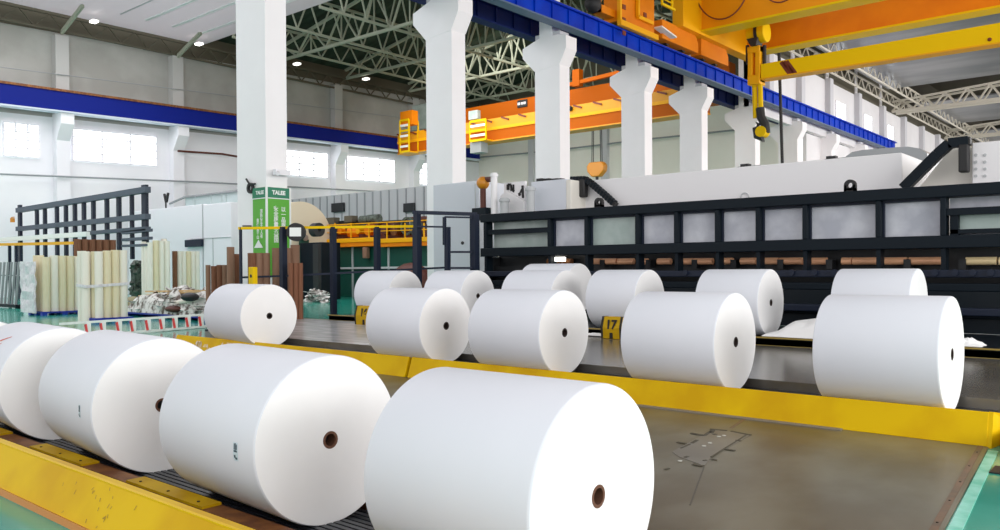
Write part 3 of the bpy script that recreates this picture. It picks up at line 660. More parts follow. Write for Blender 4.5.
# cable chains
def chain(pts, name, label, w_=.2, h=.12, n=26):
    t = thing(name, label, 'cable chain', pts[0])
    P = [Vector(p) for p in pts]; seg = [(P[i+1]-P[i]).length for i in range(len(P)-1)]; T = sum(seg); body = MB(); ribs = MB()
    body_pts = P
    for i in range(len(P)-1): body.bar(P[i], P[i+1], w_, h)
    body.build('band', 'rubber', t, smooth=False)
    for k in range(n):
        s = T*k/n; i = 0
        while i < len(seg)-1 and s > seg[i]: s -= seg[i]; i += 1
        c = P[i].lerp(P[i+1], s/seg[i]); d = (P[i+1]-P[i]).normalized()
        ribs.bar(c-d*.04, c+d*.04, w_+.03, h+.05)
    ribs.build('links', 'navy', t, smooth=False); return t
YC = YH-.2
c1 = chain([at(573, 179.5, 'Y', YC), at(585, 179, 'Y', YC), at(591, 183, 'Y', YC), at(604, 194, 'Y', YC), at(616, 205, 'Y', YC)], 'cable_chain', 'black cable chain sloping down the left end of the white hood', n=16)
p0, p1 = at(572, 180, 'Y', YC-.1), at(585, 197, 'Y', YC-.1)
MB().box(p0.x+.05, p1.x, YC-.15, YC+.1, p1.z, p0.z).build('holder', 'rubber', c1, bevel=.05)
c2_ = chain([at(905, 187, 'Y', YC-.3), at(920, 172, 'Y', YC-.3), at(938, 154, 'Y', YC-.3), at(950, 143.5, 'Y', YC-.3), at(971, 141, 'Y', YC-.3)], 'cable_chain', 'black cable chain rising to a bracket at the right end of the white hood', w_=.22, h=.17, n=22)
p0, p1 = at(959, 145, 'Y', YC-.35), at(969, 172, 'Y', YC-.35)
MB().box(p0.x, p1.x, YC-.45, YC-.2, p1.z, p0.z).build('holder', 'rubber', c2_, bevel=.03)
# grey duct behind hood
pa, pb = at(847, 156, 'Y', 27), at(925, 146.5, 'Y', 27)
zt_ = pa.z
one(MB().prism([tuple(at(x, y, 'Y', 26.5)) for x, y in ((845, 190), (845, 157), (852, 152), (862, 150), (885, 148), (908, 146.6), (920, 148.5), (927, 153), (930, 190))], (0, 1.5, 0)), 'roof_duct', 'dome', 'long low grey duct top peeping over the white hood', 'duct')
# support legs for the duct
# small gear on the hood
for i, (x0, y0, x1, y1, lab) in enumerate(((739, 164.5, 762, 160.5, 'small dark bracket lying on the hood top below the hook'), (826, 156, 846, 154.5, 'thin dark rail on the hood top left of the grey duct'))):
    a, b = at(x0, y0, 'Y', YH+.6), at(x1, y1, 'Y', YH+.6)
    one(MB().box(a.x, b.x, YH+.5, YH+.7, zh-.0, zh+.07).box((a.x*.7+b.x*.3)-.12, (a.x*.7+b.x*.3)+.12, YH+.5, YH+.7, zh+.05, zh+.14), 'hood_bracket', 'rubber', lab, 'bracket')
# white cabinets left of the hood
def pbox(x0, y0, x1, y1, Y, d, m, name, label, cat, zbase=None, bevel=.02, grp=None, parent=None):
    a, b = at(x0, y0, 'Y', Y), at(x1, y1, 'Y', Y); z0 = b.z if zbase is None else zbase
    mb = MB().box(a.x, b.x, Y, Y+d, z0, a.z)
    if parent: return mb.build(name, m, parent, bevel=bevel, smooth=False)
    return one(mb, name, m, label, cat, grp, bevel)
YB = 20.6
wb = thing('white_housing', 'white equipment housing on top of the machine left of the black chain', 'housing', at(548, 215, 'Y', YB))
pbox(531, 182, 566, 215, YB, 1.2, 'cabb', 'door', None, None, zbase=2.2, parent=wb)
pbox(566, 180, 571, 215, YB, 1.2, 'hoodb', 'side_panel', None, None, zbase=2.2, parent=wb)
g_ = MB()
for x in (541, 560, 556, 548): p = at(x, 180.5, 'Y', YB+.4); g_.box(p.x-.12, p.x+.12, YB+.3, YB+.5, p.z-.1, p.z+.06)
g_.build('fitting', 'rubber', wb, smooth=False)
wb = thing('white_housing', 'sloping white housing with black lettering marks near the left end of the machine', 'housing', at(512, 212, 'Y', YB))
a, b, c = at(500, 196, 'Y', YB), at(524, 201, 'Y', YB), at(524, 215, 'Y', YB)
a2 = at(506, 191, 'Y', YB)
MB().prism([(a.x, YB, 2.2), (a.x, YB, a.z), (a2.x, YB, a2.z), (b.x, YB, b.z), (b.x, YB, 2.2)], (0, 1, 0)).build('cover', 'hood', wb, bevel=.02, smooth=False)
pn = MB(); 
p0, p1 = at(505, 183, 'Y', YB+.2), at(526, 200, 'Y', YB+.2)
MB().box(p0.x, p1.x, YB+.15, YB+.25, p1.z-.2, p0.z).build('name_panel', 'hood', wb, smooth=False)
for (x0, y0, x1, y1, w_) in ((508, 184.5, 508, 190, .10), (508, 184.5, 511, 184.5, .07), (511, 185, 511.5, 191, .07), (513.5, 184.5, 513.5, 191.5, .05), (514, 190, 513, 192, .05), (522.5, 185.5, 523, 198, .07), (519, 193, 520, 195.5, .08), (520, 193, 522, 189, .04)):
    a, b = at(x0, y0, 'Y', YB+.13), at(x1, y1, 'Y', YB+.13); MB().bar(a, b, w_, .04, (0, 1, 0)).build('lettering', 'rubber', wb, smooth=False)
for (x, y0, y1, r_, m, lab) in ((530.5, 187, 213, .13, 'clad', 'grey standing pipe between the two white housings'), (504.5, 198, 213, .14, 'clad', 'short grey pipe in front of the sloping housing'), (494, 173, 213, .11, 'hood', 'white vertical pipe beside the amber beacon')):
    a, b = at(x, y0, 'Y', YB-.4), at(x, y1, 'Y', YB-.4); one(MB().cyl((a.x, a.y, 2.9), (a.x, a.y, a.z), r_, 14).cyl((a.x, a.y, a.z-.12), (a.x, a.y, a.z-.04), r_*1.3, 14), 'vent_pipe', m, lab, 'pipe')
a = at(483, 183, 'Y', YB-.3); t = thing('beacon_lamp', 'amber ball beacon on a brown post at the machine left end', 'beacon', (a.x, a.y, zt1))
MB().cyl((a.x, a.y, zt1), (a.x, a.y, a.z), .1, 12).build('post', 'maroon', t)
MB().ball(a, .22, 10).build('globe', 'hangtag', t); MB().cyl(a+Vector((.1, 0, .1)), a+Vector((.34, 0, .1)), .09, 10).build('bracket', 'maroon', t)
MB().box(a.x-.25, a.x+.35, a.y-.3, a.y+.3, zt1-.05, zt1+.35).build('base_box', 'navy', t, bevel=.02)
# white panelled housing by column 2
t = thing('panel_housing', 'pale grey panelled housing at the foot of the second column beside the machine', 'housing', at(465, 268, 'Y', 22))
a, b = at(433, 185, 'Y', 21.5), at(479, 184, 'Y', 21.5)
MB().box(a.x, b.x, 21.5, 24.6, .0, a.z).build('body', 'cabb', t, bevel=.03, smooth=False)
p = at(476, 240, 'Y', 21.5)
MB().box(p.x-.02, p.x+.02, 21.47, 21.5, .2, a.z-.1).build('panel_joint', 'clad', t, smooth=False)

# ================================================================== FENCE AND GATE (navy posts, yellow rail)
def fp(x, y, D=24.3):
    d = rt*((x-CX)/F) - up*((y-CY)/F) + fw
    return CAM+d*D
t = thing('guard_fence', 'navy post guard fence with bright yellow top rail behind the left rolls', 'fence', (fp(327, 300).x, fp(327, 300).y, 0))
for x, w_ in ((240.5, .07), (283, .17), (333, .15), (377, .15), (417, .2)):
    a = fp(x, 227); MB().box(a.x-w_/2, a.x+w_/2, a.y-w_/2, a.y+w_/2, 0, a.z).build('post', 'navy2', t, smooth=False)
MB().bar(fp(238.5, 228.3), fp(416, 226.3), .07, .075).build('top_rail', 'cyel2', t, smooth=False)
MB().bar(fp(240, 277.5), fp(283, 276)+Vector((0, 0, 0)), .05, .06).bar(fp(283, 276), fp(447, 267.5), .05, .06).build('mid_rail', 'navy2', t, smooth=False)
MB().bar(fp(300, 322), fp(417, 322), .06, .1).build('foot_rail', 'navy2', t, smooth=False)
t2 = thing('flood_light', 'round black floodlight with a white square face clamped to a fence post', 'floodlight', fp(295, 238))
p = fp(295.5, 232, 24); n_ = -fw
MB().cyl(p, p-n_*.2, .27, 24).build('housing', 'rubber', t2)
a = rt*.17; b = up*.13
MB().hexa([p-a-b+n_*.01, p+a-b+n_*.01, p+a-b+n_*.03, p-a-b+n_*.03, p-a+b+n_*.01, p+a+b+n_*.01, p+a+b+n_*.03, p-a+b+n_*.03]).build('face', 'swhite', t2, smooth=False)
MB().bar(fp(283, 236), fp(292, 234), .06).build('arm', 'rubber', t2, smooth=False)
t = thing('gate_frame', 'navy steel gate frame with inner door standing before the second column', 'gate', (fp(446, 300, 23.5).x, fp(446, 300, 23.5).y, 0))
for x, w_, y in ((417, .16, 212.5), (474.5, .2, 214)):
    a = fp(x, y, 23.5); MB().box(a.x-w_/2, a.x+w_/2, a.y-w_/2, a.y+w_/2, 0, a.z).build('post', 'navy2', t, smooth=False)
MB().bar(fp(412.5, 212.3, 23.5), fp(477, 214.3, 23.5), .14, .1).build('lintel', 'navy2', t, smooth=False)
MB().bar(fp(444.5, 217, 23.4), fp(444.5, 245, 23.4), .1, .06).bar(fp(444.5, 217, 23.4), fp(472, 217.5, 23.4), .05).bar(fp(417, 226.5, 23.4), fp(446, 227, 23.4), .05).build('brace', 'navy2', t, smooth=False)
MB().bar(fp(447.5, 227, 23.4), fp(447.5, 300, 23.4), .13).bar(fp(448, 252, 23.4), fp(472, 252, 23.4), .06).bar(fp(448, 268, 23.4), fp(472, 268, 23.4), .06).build('door_frame', 'navy2', t, smooth=False)
p = fp(462.5, 243, 23.4); MB().ball(p, .05, 6).build('handle', 'rubber', t)

# ================================================================== SIGN on column 1
y1 = COLY[0]
zs1, zs0 = at(266, 187, 'X', XC).z, 1.6
t = thing('safety_sign', 'green sign wrapping the corner of the nearest column with white characters and triangle', 'sign', (XC-.3, y1-.05, zs0))
xs0 = at(253, 200, 'Y', y1-.06).x
zband = at(266, 197.5, 'X', XC).z
MB().box(xs0, XC+.05, y1-.07, y1-.01, zs0, zs1).build('front_board', 'sgreen', t, smooth=False)
MB().box(XC+.01, XC+.07, y1-.05, y1+.87, zs0, zs1).build('side_board', 'sgreen', t, smooth=False)
MB().box(xs0, XC+.05, y1-.085, y1-.07, zband, zs1).build('front_header', 'sdark', t, smooth=False)
MB().box(XC+.07, XC+.085, y1-.05, y1+.87, zband, zs1).build('side_header', 'sdark', t, smooth=False)
MB().box(XC+.03, XC+.09, y1-.09, y1-.03, zs0, zs1+.03).box(XC+.05, XC+.1, y1+.84, y1+.9, zs0, zs1+.02).box(xs0, XC+.05, y1-.09, y1-.07, zband-.03, zband).box(XC+.07, XC+.09, y1-.05, y1+.87, zband-.03, zband).build('white_trim', 'swhite', t, smooth=False)
MB().box(xs0, XC+.05, y1-.085, y1-.07, zs0, zs0+.35).build('front_foot_band', 'sdark', t, smooth=False)
RF, RS = (RD(90), 0, 0), (RD(90), 0, RD(90))
zc_ = (zs1+zband)/2
text('TALEE', (xs0+.46, y1-.09, zc_), .17, RF, t, off=.006); text('TALEE', (XC+.09, y1+.41, zc_), .19, RS, t, off=.008)
ys = [at(270, y, 'X', XC).z for y in range(206, 250, 5)]
dzc = abs(ys[0]-ys[1])
def vtext(chars, loc, size, rot):
    o = text('\n'.join(chars), loc, size, rot, t, off=.004); return o
text('\n'.join('安全质量效益国'), (XC+.075, y1+.30, (ys[0]+ys[6])/2-.12), .19, RS, t, off=.004)
text('\n'.join('以一品质'), (XC+.075, y1+.60, (ys[0]+ys[3])/2-.12), .19, RS, t, off=.004)
text('\n'.join('消防安全人人有'), (xs0+.52, y1-.075, (ys[0]+ys[6])/2-.1), .15, RF, t, off=.003)
text('\n'.join('责任重于山'), (xs0+.30, y1-.075, (ys[2]+ys[6])/2-.1), .15, RF, t, off=.003)
zt_ = at(258, 240, 'Y', y1).z; zb_ = at(258, 248, 'Y', y1).z
MB().prism([(xs0+.1, y1-.1, zb_), (xs0+.62, y1-.1, zb_), (xs0+.36, y1-.1, zt_)], (0, .015, 0)).build('triangle', 'swhite', t, smooth=False)
# hose ring on column
p = at(249.5, 188, 'Y', y1-.1)
t = thing('hose_reel', 'black coiled hose ring hanging on the nearest column at the sign corner', 'hose', p)
MB().ring(p, p+Vector((0, .08, 0)), [(0, .10), (0, .19), (.08, .19), (.08, .10)], 24).build('coil', 'rubber', t)
MB().tube([p+Vector((-.2, 0, .33)), p+Vector((-.05, 0, .18)), p+Vector((.12, 0, .13)), p+Vector((.35, 0, .12))], .035, 6).build('hose_end', 'rubber', t)
p = at(281, 173, 'X', XC+.1); one(MB().box(p.x-.05, p.x+.15, p.y-.3, p.y+.3, p.z-.09, p.z+.1).cyl(p+Vector((.1, -.2, 0)), p+Vector((.3, -.35, -.08)), .07, 10), 'wall_camera', 'cab', 'small white camera bracket on the nearest column above the sign', 'camera')
one(MB().bar(at(243, 226, 'Y', y1-.1), at(251, 226, 'Y', y1-.1), .05), 'pipe_clip', 'rubber', 'tiny black clip on the nearest column face left of the sign', 'clip')

# ================================================================== CORE STACKS
def core_mesh(r, h, m):
    mb = MB(); mb.ring((0, 0, 0), (0, 0, h), [(0, r), (h, r), (h, r*.78), (0, r*.78)], 18); return mb
def cores(spec, grp, lab, mats, base_z=.15):
    """spec: list of (x, y, r, h, material index)"""
    protos = {}
    for i, (x, y, r, h, mi) in enumerate(spec):
        key = (mi)
        if key not in protos:
            o = core_mesh(1, 1, None).build('paper_core', mats[mi]); protos[key] = o
        else:
            o = protos[key].copy(); col.objects.link(o)
        o.scale = (r, r, h); o.location = (x, y, base_z); tag(o, lab, 'paper core tube', grp)
def stack(cpx, yb, yt, nx, ny, d, grp, lab, mats, pat, plab='', jitter=0, zb_=.15):
    c = at(cpx, yb, 'Z', 0); h = at(cpx, yt, 'Y', c.y).z-zb_; sp = []; k = 0
    for i in range(nx-1, 0, -1): sp.append((c.x-(i+.5)*d, c.y+.5*d)); 
    for j in range(ny): sp.append((c.x-.5*d, c.y+(j+.5)*d))
    for i in range(1, nx): sp.append((c.x-(i+.5)*d, c.y+(ny-.5)*d))
    sp = [(x, y, d*.485, h*(1+random.uniform(-.02, .02)*jitter), pat[q % len(pat)]) for q, (x, y) in enumerate(sp)]
    cores(sp, grp, lab, mats, zb_)
    x0, x1, y0, y1 = c.x-nx*d, c.x, c.y, c.y+ny*d
    if plab:
        t = thing('pallet', plab, 'pallet', ((x0+x1)/2, (y0+y1)/2, 0), 'blue plastic pallets')
        MB().box(x0-.1, x1+.1, y0-.1, y1+.1, .09, .148).build('deck', 'pallet', t, smooth=False)
        for fx in (0, .5, 1):
            for fy in (0, .5, 1):
                x = x0+(x1-x0)*fx; y = y0+(y1-y0)*fy
                MB().box(x-.12, x+.1, y-.1, y+.1, 0, .09).build('foot', 'pallet', t, smooth=False)
    return x0, x1, y0, y1, h
random.seed(2)
S1 = stack(44, 315.5, 256, 4, 5, .31, 'cream cores of the left stack', 'cream cardboard core tube standing in the stack on the leftmost blue pallet', ['cream', 'cream2'], [0, 0, 0, 0, 1, 0, 0, 1, 0], plab='blue plastic pallet under the leftmost stack of cream core tubes', jitter=1)
S2 = stack(97, 322.5, 251, 3, 4, .285, 'cream cores of the middle stack', 'cream core tube in the strapped stack on the blue pallet nearest the barrier', ['cream2', 'cream'], [0, 1, 0, 1, 1, 0], plab='blue plastic pallet under the strapped middle stack of core tubes', jitter=1)
S3 = stack(149, 306, 240, 3, 4, .30, 'tall pale cores of the right stack', 'tall pale core tube standing behind the left half of the scrap heap', ['cream2', 'cream'], [0, 0, 0, 1, 0, 0, 0, 1], plab='blue plastic pallet under the tall pale cores behind the scrap heap', jitter=2)
S5 = stack(174, 304, 251, 1, 6, .26, 'lower mixed cores of the right stack', 'lower pale or tan core tube standing behind the right half of the scrap heap', ['cream2', 'cream', 'brown'], [2, 0, 0, 1, 0, 0], plab='blue plastic pallet under the lower mixed cores behind the scrap heap', jitter=0)
xa, xb, Y, Y2, h = S2
cores([(xb-.85, Y-.14, .14, h*1.07, 0), (xb-.5, Y-.16, .14, h*1.06, 0)], 'two taller cores', 'taller white core tube at the front left corner of the strapped stack', ['cream2'], .0)
tt = thing('strap', 'pale plastic strap around the middle stack of cores', 'strap', ((xa+xb)/2, (Y+Y2)/2, 1.3))
MB().bar((xa, Y-.33, 1.30), (xb+.01, Y-.33, 1.26), .02, .1).bar((xb+.02, Y-.33, 1.26), (xb+.02, Y2, 1.34), .02, .1).build('band', 'wrap', tt, smooth=False)
xa, xb, Y, Y2, h = S1
m = MB(); n = 12
vs = []; fs = []
for j in range(n+1):
    for i in range(n+1):
        u, v = i/n, j/n; vs.append((xa-.45+u*1.5, Y-.22+.1*noise.noise(Vector((u*6, v*6, 1))), .1+v*2.1+.1*noise.noise(Vector((u*4, 7, 0)))))
for j in range(n):
    for i in range(n): a = j*(n+1)+i; fs.append((a, a+1, a+n+2, a+n+1))
m.add(vs, fs); o = m.build('stretch_wrap', 'wrap', smooth=False); s_ = o.modifiers.new('thick', 'SOLIDIFY'); s_.thickness = .06; s_.offset = 1
tag(rebase(o), 'crinkled white plastic wrap on the left side of the leftmost core stack', 'plastic wrap')
S4 = stack(76, 309, 239, 1, 6, .33, 'brown cores behind the cream stacks', 'red-brown core tube showing above the middle cream stack', ['brown'], [0], zb_=0)
# loose brown cores round the nearest column
L_ = [(208, 265, .08, 1, 27), (214, 266, .10, 0, 27), (219.5, 265, .10, 0, 27), (224.5, 265, .08, 1, 27), (230.5, 247, .12, 1, 26), (236.5, 254, .12, 0, 26.4), (252, 253, .13, 0, 24.7), (259, 253, .12, 1, 24.8), (266, 253, .12, 1, 24.9), (276, 248, .12, 1, 24.9), (288, 248, .12, 1, 25.3), (295, 245, .14, 1, 25.4), (291, 263, .075, 0, 24.0), (296, 263, .075, 0, 24.0), (300.5, 263, .07, 0, 24.0)]
protos = {}
for i, (x, y, r, mi, D) in enumerate(L_):
    p = fp(x, y, D)
    nm = 'brown2' if mi else 'brown'
    if nm not in protos: o = core_mesh(1, 1, None).build('paper_core', nm); protos[nm] = o
    else: o = protos[nm].copy(); col.objects.link(o)
    o.scale = (r, r, p.z); o.location = (p.x, p.y, 0)
    side = ('low dark group left of the nearest column' if x < 226 else 'pair of tall ones just left of the nearest column' if x < 240 else 'row leaning at the sign foot' if x < 280 else 'cluster right of the sign behind the fence')
    tag(o, 'brown cardboard core tube, '+side, 'paper core tube', 'brown cores: '+side)
# brown cores need unique wording only per group
pb_ = fp(253, 276, 23.6); t = thing('switch_box', 'yellow box with a black hole fixed among the brown cores at the sign foot', 'switch box', (pb_.x, pb_.y, 0))
MB().box(pb_.x-.12, pb_.x+.12, pb_.y-.08, pb_.y+.08, fp(253, 286, 23.6).z, fp(253, 267, 23.6).z).build('box', 'cyel2', t, bevel=.02)
MB().box(pb_.x-.05, pb_.x+.05, pb_.y-.05, pb_.y+.05, 0, fp(253, 286, 23.6).z).build('stand', 'navy2', t)
q = pb_+Vector((.02, -.09, .0)); MB().cyl(q, q+Vector((0, .02, 0)), .05, 10).build('hole', 'rubber', t)
# scrap heap
c = at(168, 318, 'Z', 0); t0 = c.y
random.seed(11)
m = MB(); vs = []; fs = []; n = 26
xa, xb = at(126, 318, 'Y', t0).x, at(212, 318, 'Y', t0).x
for j in range(n+1):
    for i in range(n+1):
        u, v = i/n, j/n; e = (math.sin(pi*u)**.35)*(math.sin(pi*v)**.35)
        vs.append((xa+(xb-xa)*u, t0+v*2.0-.2, .16+e*(.5+.75*(noise.noise(Vector((u*8, v*5, 2)))+.35))))
for j in range(n):
    for i in range(n): a = j*(n+1)+i; fs.append((a, a+1, a+n+2, a+n+1))
m.add(vs, fs)
for k in range(170):
    u, v = random.random(), random.random()*.8; e = (math.sin(pi*u)**.35)*(math.sin(pi*min(.98, v+.05))**.35)
    c_ = Vector((xa+(xb-xa)*u, t0+v*2.0-.25, .2+e*random.uniform(.2, .95))); a_ = random.uniform(0, pi); L1 = random.uniform(.12, .45); dz = random.uniform(-.12, .12)
    d1 = Vector((math.cos(a_)*L1, math.sin(a_)*L1, dz)); m.bar(c_-d1/2, c_+d1/2, random.uniform(.06, .3), .02, (random.uniform(-.6, .6), random.uniform(-.6, .6), 1))
rim = [j*(n+1) for j in range(n+1)]
one(m, 'scrap_heap', 'scrap', 'grey and white heap of torn paper scrap on a blue pallet behind the barrier', 'scrap heap', kind='stuff')
t = thing('pallet', 'blue plastic pallet under the heap of torn scrap', 'pallet', ((xa+xb)/2, t0+.8, 0), 'blue plastic pallets')
MB().box(xa-.05, xb+.05, t0-.25, t0+1.9, .1, .15).build('deck', 'pallet', t, smooth=False)
for fx in (.02, .5, .98):
    x = xa+(xb-xa)*fx; MB().box(x-.15, x+.15, t0-.2, t0+1.8, 0, .1).build('foot', 'pallet', t, smooth=False)
one(MB().bar(at(142, 296, 'Y', t0+.5), at(203, 291, 'Y', t0+.5), .3, .07).bar(at(148, 291.5, 'Y', t0+.7), at(196, 290.5, 'Y', t0+.7), .25, .06), 'board', 'tan', 'flat brown boards laid over the top of the scrap heap', 'board')
one(MB().cyl(at(176, 303, 'Y', t0-.1), at(195, 299, 'Y', t0-.1), .09, 12), 'paper_core', 'cream2', 'short white tube lying on the front of the scrap heap', 'paper core tube')
one(MB().ball(at(190, 297, 'Y', t0-.2), .28, 8, sx=1.5, sz=.6), 'cloth_bundle', 'rubber', 'dark crumpled bundle on the right of the scrap heap', 'bundle')
one(MB().ball(at(174, 309, 'Y', t0-.2), .26, 8, sx=1.8, sz=.5), 'torn_wrapper', 'maroon', 'torn red-brown wrapper in the middle of the scrap heap', 'wrapper')
one(MB().ball(at(133, 306, 'Z', .35), .40, 8, sx=1.2, sz=1), 'cloth_bundle', 'olive', 'olive cloth bundle at the left end of the scrap heap', 'bundle')
# dark slatted sacks between
p = at(137, 303, 'Z', 0); nb = MB(); random.seed(4)
for k in range(40):
    zz = random.uniform(.1, 2.1); nb.bar((p.x+random.uniform(-.3, .3), p.y+random.uniform(-.3, .3), zz), (p.x+random.uniform(-.3, .3), p.y+random.uniform(-.3, .3), min(2.3, zz+random.uniform(.1, .5))), random.uniform(.1, .3), random.uniform(.05, .2))
nb.box(p.x-.22, p.x+.22, p.y-.22, p.y+.22, 0, 2.0)
one(nb, 'netting_bundle', 'olivem', 'dark tangled netting bundle standing between the middle and right core stacks', 'bundle', kind='stuff')
# red and white barrier
a0_, a1_ = at(60, 340, 'Z', 0), at(212, 327.5, 'Z', 0)
t = thing('low_barrier', 'low white barrier with slanted red and white posts behind the rolls', 'barrier', (a0_+a1_)/2)
A, B_ = Vector((a0_.x, a0_.y, 0)), Vector((a1_.x, a1_.y, 0)); H_ = .42
MB().bar(A+Vector((0, 0, H_)), B_+Vector((0, 0, H_)), .07, .06).build('top_rail', 'swhite', t, smooth=False)
MB().bar(A+Vector((0, 0, .05)), B_+Vector((0, 0, .05)), .07, .06).build('bottom_rail', 'swhite', t, smooth=False)
d_ = (B_-A).normalized(); tc_ = Vector((-fw.x, -fw.y, 0)).normalized()
for px_ in (88, 103, 119, 133, 148, 162, 175, 188, 201):
    lo, hi = 0., 1.
    for _ in range(30):
        mid = (lo+hi)/2; q = A.lerp(B_, mid)-CAM
        if CX+F*q.dot(rt)/q.dot(fw) < px_: lo = mid
        else: hi = mid
    c = A.lerp(B_, lo)
    p_ = MB().bar(c+Vector((0, 0, .07)), c+Vector((0, 0, H_-.03)), .12, .12).build('post', 'swhite', t, smooth=False)
    MB().bar(c+tc_*.09+rt*.03+Vector((0, 0, .08)), c+tc_*.09-rt*.02+Vector((0, 0, .37)), .08, .04).build('red_stripe', 'red', p_, smooth=False)

# ================================================================== LEFT BACKGROUND
YR = 20.0
t = thing('steel_rack', 'slate blue lattice rack frame standing behind the stacked cores at the left', 'rack', at(84, 260, 'Y', YR))
def rb(x0, y0, x1, y1, w_, part, m='slate'):
    MB().bar(at(x0, y0, 'Y', YR), at(x1, y1, 'Y', YR), .3, w_*1.25, ).build(part, m, t, smooth=False)
rb(18, 210.5, 148, 189.5, .24, 'top_beam'); rb(18, 229, 148, 216.5, .22, 'middle_beam'); rb(20, 238.5, 148, 228.5, .16, 'lower_beam')
for x, yt_, wd in ((21, 205, .22), (38, 207, .16), (46, 206, .16), (58, 204, .16), (67, 202.5, .16), (76, 201, .16), (85, 199.5, .16), (94.5, 198, .16), (108, 196, .16), (120, 194, .18), (133, 192, .12), (146, 185, .28)):
    a = at(x, yt_, 'Y', YR+.18); MB().box(a.x-wd*.8, a.x+wd*.8, YR+.03, YR+.2, 0 if x in (21, 146) else 2.4, a.z).build('upright', 'navy2', t, smooth=False)
rb(124, 233, 150, 230, .12, 'bracket'); rb(124, 240, 150, 238, .12, 'bracket'); rb(124, 246, 150, 245, .1, 'bracket')
p = at(12.5, 220, 'Y', YR); one(MB().cyl((p.x, p.y, p.z-.15), (p.x, p.y, p.z+.12), .14, 12).box(p.x-.2, p.x+.3, p.y-.03, p.y+.03, p.z+.14, p.z+.2), 'beacon_lamp', 'hangtag', 'small amber lamp hung left of the slate rack', 'beacon')
one(MB().bar(at(-12, 240.5, 'Y', 18.6), at(88, 234, 'Y', 18.6), .2, .25), 'overhead_rail', 'swhite', 'white rail crossing in front of the slate rack at the left edge', 'rail')
one(MB().bar(at(-12, 244.8, 'Y', 18.4), at(74, 243, 'Y', 18.4), .14, .16), 'overhead_rail', 'cyel', 'yellow rail just under the white rail at the left edge', 'rail')
for x, lab in ((10, 'left'), (16.5, 'right')):
    a = at(x, 245, 'Y', 18.5); one(MB().box(a.x-.07, a.x+.07, 18.4, 18.55, 0, a.z), 'rail_post', 'navy2', 'dark post under the yellow rail at the left edge, the %s one of two' % lab, 'post', 'rail posts at the left edge')
t = thing('pipe_rack', 'dark grey rack of upright bars at the far left edge of the floor', 'rack', at(8, 308, 'Z', 0))
b = at(8, 308, 'Z', 0)
for k in range(7):
    x = at(-6+k*3.6, 300, 'Y', b.y).x
    MB().bar((x, b.y, .15), (x+.05, b.y+.15, at(8, 262, 'Y', b.y).z), .09).build('bar', 'grey', t, smooth=False)
MB().bar((at(-8, 305, 'Y', b.y).x, b.y, .12), (at(19, 305, 'Y', b.y).x, b.y, .12), .3, .14).build('base', 'navy', t, smooth=False)
MB().bar((at(-8, 305, 'Y', b.y).x, b.y+.2, 1.6), (at(19, 305, 'Y', b.y).x, b.y+.2, 1.6), .06).build('cross_rail', 'grey', t, smooth=False)
for x, lab in ((-5, 'front'), (18, 'rear')): 
    xx = at(x, 305, 'Y', b.y).x; MB().cyl((xx, b.y-.1, .06), (xx, b.y+.1, .06), .06, 10).build('wheel', 'rubber', t)
# white cabinets
t = thing('white_cabinet', 'large white panelled cabinet behind the cores left of the nearest column', 'cabinet', at(180, 260, 'Y', 26))
a, b, c = at(128, 212, 'Y', 26), at(202.6, 212, 'Y', 26), at(231, 213, 'Y', 26)
MB().box(a.x, b.x, 26, 28.4, 0, a.z).build('body', 'cab', t, bevel=.03, smooth=False)
MB().box(b.x+.05, c.x, 26, 28.4, 0, a.z-.05).build('body', 'cab', t, bevel=.03, smooth=False)
z1 = at(215, 237.5, 'Y', 26).z
MB().box(b.x-1.4, c.x, 25.96, 26, z1-.03, z1).box(b.x, b.x+.05, 25.96, 26, 0, a.z).box(at(213, 240, 'Y', 26).x, at(213, 240, 'Y', 26).x+.05, 25.96, 26, 0, z1).build('panel_joint', 'clad', t, smooth=False)
pbox(184.5, 240, 201, 246.5, 25.8, .18, 'navy2', 'vent', None, None, parent=t)
a, b = at(195, 210, 'Y', 26.5), at(218, 210.5, 'Y', 26.5)
one(MB().prism([(a.x, 26.4, a.z-.12), (a.x+.4, 26.4, a.z+.1), (b.x-.4, 26.4, a.z+.12), (b.x, 26.4, a.z-.18)], (0, .6, 0)), 'tarpaulin', 'rubber', 'folded black sheet lying on top of the white cabinet', 'sheet')
t = thing('screen_wall', 'pale green translucent screen panels above the white cabinet', 'screen', at(200, 212, 'Y', 31))
xs_ = [171, 185, 195, 211, 222, 226, 240]
for i in range(len(xs_)-1):
    a, b = at(xs_[i]+.4, 196, 'Y', 31), at(xs_[i+1]-.4, 196, 'Y', 31); dz = .35 if i == 0 else 0
    MB().box(a.x, b.x, 31, 31.06, 2, at(200, 196, 'Y', 31).z-dz*2).build('panel', 'screen', t, smooth=False)
a, b = at(171, 196, 'Y', 31), at(240, 196, 'Y', 31)
MB().bar((a.x, 30.9, at(179, 203, 'Y', 31).z), (at(186, 196, 'Y', 31).x, 30.9, at(200, 195.5, 'Y', 31).z), .12).bar((at(186, 196, 'Y', 31).x, 30.9, at(200, 195.5, 'Y', 31).z), (b.x, 30.9, at(200, 195.5, 'Y', 31).z), .12).build('frame', 'grey', t, smooth=False)
p = at(166.5, 198, 'Y', 29); one(MB().bar((p.x-.1, 29, 0), (p.x-.1, 29, p.z-.3), .08).bar(p+Vector((-.3, 0, .3)), p+Vector((-.05, 0, -.3)), .14).bar(p+Vector((.25, 0, .35)), p+Vector((-.0, 0, -.3)), .14), 'signal_stand', 'rubber', 'small black forked signal on a thin stand left of the screen panels', 'signal')

